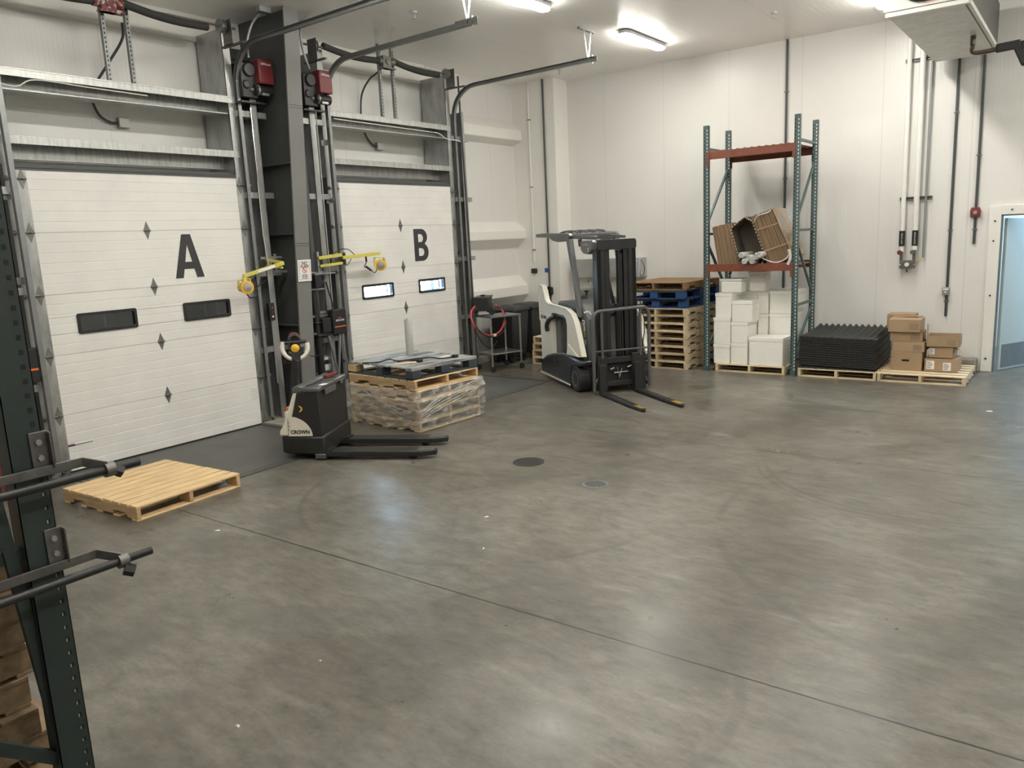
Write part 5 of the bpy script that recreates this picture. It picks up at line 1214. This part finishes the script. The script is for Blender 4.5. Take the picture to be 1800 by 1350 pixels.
# loose things on its lid
t = thing('charger_plug', 'red plug with black cable lying on the pallet truck lid', 'plug', (1.99, -0.77, 0), R(28))
obj('plug', G().bar((-0.03, 0.46, 0.795), (0.02, 0.66, 0.80), 0.05, 0.035), m_red, t, 0.008)
obj('cable', G().tube(bez([(-0.02, 0.50, 0.785), (-0.04, 0.35, 0.778), (-0.05, 0.15, 0.775), (-0.07, 0.05, 0.775)]), 0.007, 8), m_rubber, t)
o = obj('note_paper', G().box((-0.03, -0.05, 0), (0.03, 0.05, 0.003)), m_paper); o.location = (1.975, -0.60, 0.7665); o.rotation_euler = (0, 0, R(20)); tag(o, 'small white note lying on the pallet truck lid', 'paper')
o = obj('steel_rule', G().box((-0.015, -0.10, 0), (0.015, 0.10, 0.006)), m_stain); o.location = (1.80, -0.40, 0.772); o.rotation_euler = (0, 0, R(-30)); tag(o, 'small metal strip resting on the pallet truck lid', 'metal strip')

# ================================================================== FORKLIFT
t = thing('forklift', 'cream and black stand-up forklift parked near the corner, forks lowered', 'forklift', (3.15, 3.64, 0), R(-36)); F = t
V = lambda u, v, w_: (u, w_, v)
for yc in (-0.315, 0.215):
    g = G().prism([(0.10, yc-.055), (1.0, yc-.05), (1.33, yc-.03), (1.36, yc), (1.33, yc+.03), (1.0, yc+.05), (0.10, yc+.055)], XY, 0.012, 0.045).box((0.10, yc-.05, 0.012), (0.14, yc+.05, 0.42))
    f_ = obj('fork', g, m_blkmetal, t, 0.006); g = G()
    for k in range(3): x = 1.12+k*.065; g.prism([(x, yc-.035), (x+.022, yc-.035), (x+.036, yc+.035), (x+.014, yc+.035)], XY, .045, .047)
    obj('fork_marks', g, m_amber, f_)
# chassis
g = G().prism([(-1.72, 0.09), (-0.50, 0.07), (-0.50, 0.22), (-0.44, 0.34), (-0.12, 0.38), (-0.12, 0.46), (-0.62, 0.49), (-0.80, 0.49), (-1.20, 0.44), (-1.50, 0.36), (-1.74, 0.26)], V, -0.54, 0.54)
obj('chassis_skirt', g, m_bluegloss, t, 0.03)
obj('skirt_trim', G().bar((-1.73, -0.545, 0.085), (-0.50, -0.545, 0.065), 0.012, 0.02), m_cream, t)
obj('skirt_vent', G().prism([(-1.05, .36), (-.98, .36), (-1.01, .30)], V, -0.545, -0.53), m_ink, t)
g = G()
for yc in (-0.46, 0.46):
    wv = obj('drive_wheel', G().lathe([(0.07, -0.085), (0.165, -0.085), (0.182, -0.07), (0.182, 0.07), (0.165, 0.085), (0.07, 0.085)], (-0.30, yc, 0.182), 36, 'y'), m_rubber, t)
    g2 = G().lathe([(0.03, -0.075 if yc < 0 else 0.075), (0.10, -0.088 if yc < 0 else 0.088), (0.115, -0.092 if yc < 0 else .092), (0.115, 0)], (-0.30, yc, 0.182), 24, 'y')
    obj('wheel_hub', g2, m_steel, wv); g3 = G()
    for k in range(18):
        a = 2*PI*k/18; c_, s__ = math.cos(a), math.sin(a); x, z = -0.30+0.182*c_, 0.182+0.182*s__
        if z > 0.02: g3.bar((x, yc-.07, z), (x+0.02*s__, yc+.07, z-0.02*c_), 0.004, 0.006)
    obj('tread', g3, m_slot, wv)
obj('rear_wheel', G().cyl((-1.45, -0.06, 0.12), (-1.45, 0.10, 0.12), 0.12, n=24), m_rubber, t)
# cream side shells
outer = [(-1.72, 0.28), (-1.74, 0.9), (-1.755, 1.32), (-1.73, 1.41), (-1.66, 1.45), (-1.58, 1.43), (-1.53, 1.36), (-1.47, 1.24), (-1.42, 1.195), (-1.34, 1.175), (-0.95, 1.165), (-0.62, 1.15), (-0.42, 1.09), (-0.31, 0.98), (-0.22, 0.80), (-0.09, 0.52), (-0.30, 0.50), (-0.62, 0.505), (-0.80, 0.495), (-1.20, 0.45), (-1.50, 0.37)]
inner = [(-1.24, 0.43), (-0.66, 0.49), (-0.64, 0.60), (-0.62, 0.92), (-0.66, 1.01), (-0.74, 1.045), (-1.14, 1.055), (-1.24, 1.04)]
for s in (-1, 1):
    k0 = outer.index((-1.34, 1.175)); k1 = outer.index((-0.62, 0.505))
    PL = outer[:k0+1]+[(-1.24, 1.04), (-1.24, 0.43), (-1.50, 0.37)]
    PR = outer[k0:k1+1]+[(-0.66, 0.49), (-0.64, 0.60), (-0.62, 0.92), (-0.66, 1.01), (-0.74, 1.045), (-1.14, 1.055), (-1.24, 1.04)]
    PB = [(-1.50, 0.37), (-1.24, 0.43), (-0.66, 0.49), (-0.62, 0.505), (-0.80, 0.495), (-1.20, 0.42)]
    g = G()
    for Pq in (PL, PR): g.prism(Pq, V, s*0.45, s*0.52)
    o_ = obj('side_shell', g, m_cream, t)
    rimp = [Vector((p[0], s*0.517, p[1])) for p in outer[1:k1-1]]
    obj('shell_rim', G().tube(rimp, 0.014, 8), m_cream, o_)
    obj('side_step', G().prism([(-0.66, 0.485), (-0.20, 0.50), (-0.34, 0.56), (-0.60, 0.66)], V, s*0.53, s*0.45), m_cream, o_, 0.01)
flat('maker_lettering', text_geo('CROWN', 0.072, 0.0008, 0.0025, xs=0.95), m_ink, t, (-1.59, -0.5215, 0.955), (1, 0, 0), (0, 0, 1))
obj('battery_compartment', G().box((-1.50, -0.447, 0.42), (-0.60, 0.447, 1.08)), m_bluegloss, t, 0.02)
obj('grab_handle', G().tube(bez([(-1.14, -0.50, 1.0), (-1.28, -0.55, 0.94), (-1.36, -0.56, 0.84), (-1.36, -0.55, 0.76)]), 0.03, 12).tube(bez([(-1.15, -.49, 1.0), (-.95, -.50, 1.03), (-.72, -.48, 1.0)]), .02, 10), m_black, t)
obj('rear_body', G().prism([(-1.70, 0.10), (-1.70, 0.42), (-1.25, 0.45), (-1.25, 1.05), (-0.55, 1.05), (-0.30, 0.95), (-0.20, 0.5), (-0.20, 0.10)], V, -0.445, 0.445), m_steel, t, 0.01)
obj('dash_cowl', G().prism([(-1.30, 1.16), (-1.24, 1.22), (-0.95, 1.24), (-0.60, 1.27), (-0.33, 1.20), (-0.16, 1.02), (-0.12, 0.40), (-0.40, 0.40), (-0.45, 1.0), (-1.28, 1.05)], V, -0.40, 0.42), m_steel, t, 0.03)
obj('control_pod', G().prism([(-1.15, 1.22), (-1.05, 1.29), (-0.85, 1.31), (-0.70, 1.26), (-0.7, 1.2), (-1.15, 1.18)], V, -0.15, 0.30).cyl((-0.86, -0.1, 1.28), (-0.86, -0.1, 1.36), 0.016, n=10).cyl((-0.86, -0.1, 1.35), (-0.86, -0.1, 1.38), 0.035, n=14), m_blkmetal, t, 0.02)
obj('arm_rest', G().prism([(-1.50, 1.16), (-1.46, 1.22), (-1.25, 1.26), (-1.05, 1.22), (-1.05, 1.16)], V, 0.05, 0.35), m_black, t, 0.02)
g = G().box((-0.30, -0.43, 0.66), (-0.20, -0.41, 1.02)); 
for k, (z, mm) in enumerate(((0.97, m_paper), (0.89, m_paper), (0.81, m_yellow), (0.70, m_paper))):
    l_ = obj('warning_decal', G().prism([(-0.335+.0*k, z-.035), (-0.245, z-.035), (-0.245, z+.035), (-0.335, z+.035)], V, -0.4045, -0.402), mm, t)
    l_.location = ((0.97-z)*0.10, -0.0, 0)
    obj('decal_print', G().box((-0.325, -0.4055, z-.02), (-0.26, -0.4045, z-.012)).box((-0.325, -0.4055, z+.0), (-0.27, -0.4045, z+.02)), m_inkr if k == 1 else m_ink, l_)
# overhead guard
prof = [(-2.02, 2.225), (-1.55, 2.23), (-0.66, 2.205), (-0.62, 2.17), (-0.66, 2.12), (-0.85, 2.095), (-1.10, 2.09), (-1.30, 2.11), (-1.45, 2.16), (-2.02, 2.17)]
gd = obj('overhead_guard', G().prism(prof, V, -0.44, -0.38).prism([(p[0] if p[0] > -1.7 else -1.56, p[1]) for p in prof], V, 0.28, 0.34).box((-1.56, -0.38, 2.17), (-1.48, 0.28, 2.22)).box((-0.72, -0.40, 2.14), (-0.64, 0.30, 2.20)).bar((-0.68, -0.36, 2.155), (-0.18, -0.22, 2.13), 0.07, 0.05).bar((-0.68, 0.2, 2.155), (-0.18, 0.2, 2.13), 0.05, 0.04), m_dkgrey, t, 0.012)
g = G()
for y in (-0.25, -0.10, 0.04, 0.18): g.tube([(-1.52, y, 2.20), (-1.3, y, 2.235), (-1.0, y, 2.24), (-0.8, y, 2.225), (-0.68, y, 2.18)], 0.016, 10)
obj('guard_bars', g, m_dkgrey, gd)
for s in (-0.41, 0.31): obj('guard_pillar', G().prism([(-0.75, 2.13), (-0.63, 2.13), (-0.47, 1.60), (-0.32, 1.04), (-0.40, 1.04), (-0.56, 1.60)], V, s-.035, s+.035), m_dkgrey, t, 0.01)
# badge lamp pod on the guard
pd = obj('badge_pod', G().prism([(-0.37, 2.06), (-0.35, 1.97), (-0.27, 1.925), (-0.10, 1.915), (0.02, 1.97), (0.06, 2.07), (0.02, 2.10), (-0.34, 2.10)], V, -0.43, -0.36), m_dkgrey, t, 0.014)
flat('maker_lettering', text_geo('CROWN', 0.05, 0.0006, 0.0015), m_chrome, pd, (-0.20, -0.4315, 2.04), (1, 0, 0), (0, 0, 1))
flat('maker_emblem', curve_geo([arc(0, 0, .03, .03, -80, 80, 10)+arc(0.0, 0, .02, .02, 80, -80, 10)], .0006), m_chrome, pd, (-0.11, -0.4315, 1.975), (1, 0, 0), (0, 0, 1))
pd.location = (0.10, 0, 0)
obj('pod_hook', G().prism([(-0.46, 2.12), (-0.36, 2.12), (-0.40, 2.02), (-0.44, 2.02)], V, -0.42, -0.40), m_blkmetal, pd)
# mast
def rail(y0, y1, x0, x1, z0, z1, m=m_mast): return G().box((x0, y0, z0), (x1, y1, z1))
MX = -0.06
obj('outer_rail', G().box((MX-.16, -0.27, 0.06), (MX, -0.21, 2.08)).box((MX-.03, -0.27, .06), (MX, -0.16, 2.08)).box((MX-.16, -0.27, .06), (MX-.13, -0.16, 2.08)), m_mast, t, 0.004)
obj('outer_rail', G().box((MX-.16, 0.25, 0.06), (MX, 0.31, 2.08)).box((MX-.03, 0.20, .06), (MX, 0.31, 2.08)).box((MX-.16, 0.20, .06), (MX-.13, 0.31, 2.08)), m_mast, t, 0.004)
obj('inner_rail', G().box((MX-.12, -0.15, 0.10), (MX-.02, -0.08, 2.02)), m_mast, t, 0.004)
obj('inner_rail', G().box((MX-.12, 0.13, 0.10), (MX-.02, 0.20, 2.02)), m_mast, t, 0.004)
obj('mast_crosshead', G().prism(rrect(-0.28, 1.96, 0.32, 2.10, 0.035), lambda u, v, w_: (w_, u, v), MX-.14, MX+.005), m_mast, t, 0.006)
obj('lift_cylinder', G().cyl((MX-.09, 0.09, 0.12), (MX-.09, 0.09, 1.95), 0.04, n=18), m_mast, t); obj('lift_cylinder', G().cyl((MX-.06, 0.06, 0.12), (MX-.06, 0.06, 1.15), 0.045, n=18).cyl((MX-.06, .06, 1.15), (MX-.06, .06, 1.22), .055, n=18), m_mast, t)
obj('mast_gusset', G().bar((MX-.16, -0.12, 1.90), (MX-.16, 0.08, 1.00), 0.02, 0.08, (1, 0, 0)), m_mast, t)
obj('chain_pulley', G().cyl((MX-.07, -0.06, 1.16), (MX-.05, -0.06, 1.16), 0.075, n=22), m_bluegloss, t)
obj('hydraulic_hose', G().tube([(MX+.0, .05, .3), (MX, .05, 1.9)], 0.012, 8).tube([(MX, .085, .3), (MX, .085, 1.9)], 0.012, 8).tube(bez([(MX, 0.36, 1.25), (MX+.01, 0.42, 0.9), (MX+.0, 0.38, 0.55)]), 0.007, 8), m_rubber, t)
obj('mast_cross_plate', G().box((MX-.14, -0.27, 0.08), (MX-.01, 0.31, 0.20)), m_mast, t, 0.004)
# carriage
obj('carriage_plate', G().box((0.02, -0.36, 0.42), (0.06, 0.30, 0.50)).box((0.02, -0.36, 0.10), (0.06, 0.30, 0.17)).box((0.02, -0.36, 0.05), (0.08, -0.22, 0.53)).box((0.02, 0.16, 0.02), (0.08, 0.36, 0.54)), m_blkmetal, t, 0.006)
g = G().box((0.0, -0.22, 0.17), (0.015, 0.18, 0.42)); obj('carriage_backing', g, m_slot, t)
g = G().cyl((0.03, -0.02, 0.20), (0.03, -0.05, 0.36), 0.011, n=8).cyl((0.03, -0.02, .2), (0.03, 0.02, .33), .009, n=8).cyl((0.03, -.1, .28), (0.03, .12, .28), .014, n=8).cyl((0.03, .1, .34), (.03, .16, .36), .02, n=10).cyl((0.03, -.16, .33), (.03, -.1, .35), .02, n=10)
obj('sideshift_fittings', g, m_chrome, t)
lr = [(0.08, -0.42, 0.05), (0.08, -0.42, 1.02)]+[(0.08, -0.42+0.10*(1-math.cos(R(a))), 1.02+0.13*math.sin(R(a))) for a in range(15, 91, 15)]
lr += [(0.08, 0.32, 1.17)]+[(0.08, 0.32+0.10*math.sin(R(a)), 1.04+0.13*math.cos(R(a))) for a in range(15, 91, 15)]+[(0.08, 0.42, 0.05)]
bk = obj('load_backrest', G().tube(lr, 0.024, 12), m_dkgrey, t)
obj('backrest_bars', G().cyl((0.08, -0.42, 0.60), (0.08, 0.42, 0.60), 0.013, n=10).cyl((0.08, 0.29, 0.5), (0.08, 0.29, 1.16), 0.018, n=10).cyl((0.08, -0.29, 0.5), (0.08, -0.29, 1.14), 0.018, n=10).bar((0.07, -0.42, .1), (0.04, -.3, .3), .02, .03).bar((0.07, .42, .1), (.04, .3, .3), .02, .03), m_dkgrey, bk)
obj('cream_hook', G().tube(bez([(0.02, -0.52, 1.14), (0.03, -0.46, 1.15), (0.03, -0.42, 1.11)]), 0.010, 8), m_cream, t)

# ================================================================== FOREGROUND RACK
m_rackfg = mat('rack_shaded_green', (0.030, 0.045, 0.043), 0.5, var=0.2, scale=8)  # rack green with the foreground shade put into its colour
m_oldw = mat('old_wood_shaded', (0.36, 0.25, 0.145), 0.8, var=0.5, scale=5, stretch=(4, 0.8, 4), bump=0.12, rnd=0.2)  # old brown wood, made darker still to carry the bay's shade
t = thing('pallet_rack', 'shaded green rack frame at the left edge in the foreground', 'rack', (0, 0, 0))
RH2 = 3.6; PX, PY0, PY1 = 5.394, -4.80, -4.690
g = G().box((PX-.003, PY0, .008), (PX, PY1, RH2)).box((PX-.085, PY0, .008), (PX, PY0+.003, RH2)).box((PX-.085, PY1-.003, .008), (PX, PY1, RH2)).box((PX-.085, PY0, .008), (PX-.082, PY0+.025, RH2)).box((PX-.085, PY1-.025, .008), (PX-.082, PY1, RH2)).box((PX-.11, PY0-.03, 0), (PX+.03, PY1+.03, .008))
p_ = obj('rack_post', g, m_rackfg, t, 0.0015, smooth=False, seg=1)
a = G(); b = G(); z = 2.2632-0.0508*43
while z < RH2-.05:
    a.box((PX, -4.713-.0075, z-.009), (PX+.0008, -4.713+.0075, z+.009))
    if z < 1.35: b.box((PX+.0008, -4.713-.0055, z-.007), (PX+.0012, -4.713-.0005, z+.006))  # pale fleck paints the light showing through the lower slots
    z += 0.0508
pattern(p_, a, m_slot); pattern(p_, b, m_conc2)
p_.modifiers.clear()
py = -5.78
g = G().box((PX-.003, py, .008), (PX, py+.11, RH2)).box((PX-.085, py, .008), (PX, py+.003, RH2)).box((PX-.085, py+.107, .008), (PX, py+.11, RH2)).box((PX-.11, py-.03, 0), (PX+.03, py+.14, .008))
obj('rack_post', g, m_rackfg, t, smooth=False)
for p, q in (((5.35, -4.80, 1.15), (5.35, py+.11, 1.15)), ((5.35, -4.775, 0.55), (5.35, -4.86, 1.42)), ((5.35, -4.775, 0.33), (5.35, py+.11, 1.10)), ((5.35, -4.80, 0.24), (5.35, py+.11, 0.24)), ((5.35, -4.8, 2.3), (5.35, py+.11, 2.3))):
    pass
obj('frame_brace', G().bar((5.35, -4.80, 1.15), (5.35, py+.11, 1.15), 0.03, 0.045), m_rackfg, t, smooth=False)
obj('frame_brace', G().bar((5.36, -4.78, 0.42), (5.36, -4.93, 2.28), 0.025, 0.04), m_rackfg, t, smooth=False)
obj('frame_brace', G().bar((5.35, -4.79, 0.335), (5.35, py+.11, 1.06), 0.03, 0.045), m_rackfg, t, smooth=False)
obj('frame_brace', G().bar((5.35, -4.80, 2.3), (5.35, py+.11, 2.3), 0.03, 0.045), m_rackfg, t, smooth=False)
for k, (zp, zpl, lab) in enumerate(((1.40, 1.51, 'upper bracketed steel bar bolted to the foreground rack post'), (1.045, 1.155, 'lower bracketed steel bar bolted to the foreground rack post'))):
    t = thing('bar_holder', lab, 'bracket', (0, 0, 0), 0, 'bar brackets on the foreground rack')
    pl_ = obj('mount_plate', G().box((PX+.001, -4.735, zpl-.07), (PX+.007, -4.672, zpl+.065)).box((PX+.007, -4.678, zpl-.07), (PX+.03, -4.672, zpl+.06)), m_barktool, t, 0.002)
    obj('bolt', G().cyl((PX+.007, -4.708, zpl+.028), (PX+.017, -4.708, zpl+.028), .011, n=6), m_galv, pl_); obj('bolt', G().cyl((PX+.007, -4.708, zpl-.028), (PX+.017, -4.708, zpl-.028), .011, n=6), m_galv, pl_)
    zb = zp+0.035
    obj('flat_bar', G().bar((5.415, -5.75, zb), (5.415, -4.575, zb), 0.008, 0.034).bar((5.415, -4.578, zb), (5.485, -4.525, zb-.02), 0.008, 0.034), m_barktool, t, 0.0015, smooth=False)
    obj('round_bar', G().cyl((5.48, -5.75, zp), (5.48, -4.405, zp), 0.0155, n=18), m_blkmetal, t)
    c_ = obj('collar', G().cyl((5.48, -4.535, zp), (5.48, -4.50, zp), 0.027, n=18), m_barktool, t)
    obj('clamp_nut', G().cyl((5.48, -4.50, zp-.004), (5.485, -4.475, zp-.02), 0.024, n=6) if k == 0 else G().cyl((5.49, -4.52, zp-.03), (5.505, -4.49, zp-.045), 0.024, n=6), m_blkmetal, c_)
# stack of old pallets in that rack bay
random.seed(31); NP = 9
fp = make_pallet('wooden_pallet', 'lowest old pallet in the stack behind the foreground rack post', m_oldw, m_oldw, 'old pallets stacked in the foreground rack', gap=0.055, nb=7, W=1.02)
for k in range(NP):
    loc = (4.68+random.uniform(-.03, .03), -5.36+random.uniform(-.04, .02), 0.122*k)
    if k == 1: loc = (4.70, -5.29, 0.122)
    if k == 2: loc = (4.68, -5.30, 0.244)
    rz = R(90+random.uniform(-4, 4))
    if k == 0: fp.location = loc; fp.rotation_euler = (0, 0, rz)
    elif k < NP-1: dup(fp, loc, rz, 'old pallet, %s from the floor, in the foreground rack stack' % ords[k-1])
    else: dup(fp, loc, rz, 'topmost old pallet in the foreground rack stack')

# ================================================================== FLOOR DETAILS
def drain(label, x, y, r, m):
    t = thing('floor_drain', label, 'drain cover', (x, y, 0))
    obj('rim', G().lathe([(r*0.88, 0), (r, 0.0), (r, 0.003), (r*0.88, 0.004)], (0, 0, 0), 32, cap=False), m, t)
    obj('cover', G().cyl((0, 0, 0), (0, 0, 0.003), r*0.88, n=32), m, t); g = G()
    for k in range(-3, 4):
        w_ = math.sqrt(max(0.01, 0.72-(k/4)**2))*r
        g.box((-w_, k*r*.22-.006, .003), (w_, k*r*.22+.006, .0035))
    obj('slots', g, m_slot if m is not m_stain else m_conc2, t)
drain('dark round iron drain cover in the concrete floor', 4.01, 0.17, 0.155, m_blkmetal)
drain('pale round drain cover nearer the camera than the dark one', 4.94, -0.13, 0.115, m_tube)
for i, (x, y, s, rz, lab) in enumerate([(2.90, -2.55, .024, 20, 'white paper scrap on the floor near the single pallet'), (5.17, -3.43, .010, 0, 'tiny white scrap on the near floor'), (5.29, -4.02, .017, -10, 'white paper scrap on the floor nearest the foreground rack'), (4.60, -1.26, .018, 40, 'cream chip on the floor nearest below the drain covers'), (4.98, -1.78, .017, -60, 'curled white scrap in the middle of the floor'), (7.53, 4.23, .035, 0, 'white paper scrap on the floor before the personnel door')]):
    o = obj('paper_scrap', G().add([(-s, -s*.4, 0.001), (s, -s*.3, 0.002), (s*.8, s*.4, 0.006), (-s*.7, s*.35, 0.002), (0, 0, .009)], [(0, 1, 4), (1, 2, 4), (2, 3, 4), (3, 0, 4), (3, 2, 1, 0)]), m_paper, smooth=False)
    o.location = (x, y, 0); o.rotation_euler = (0, 0, R(rz)); tag(o, lab, 'scrap')
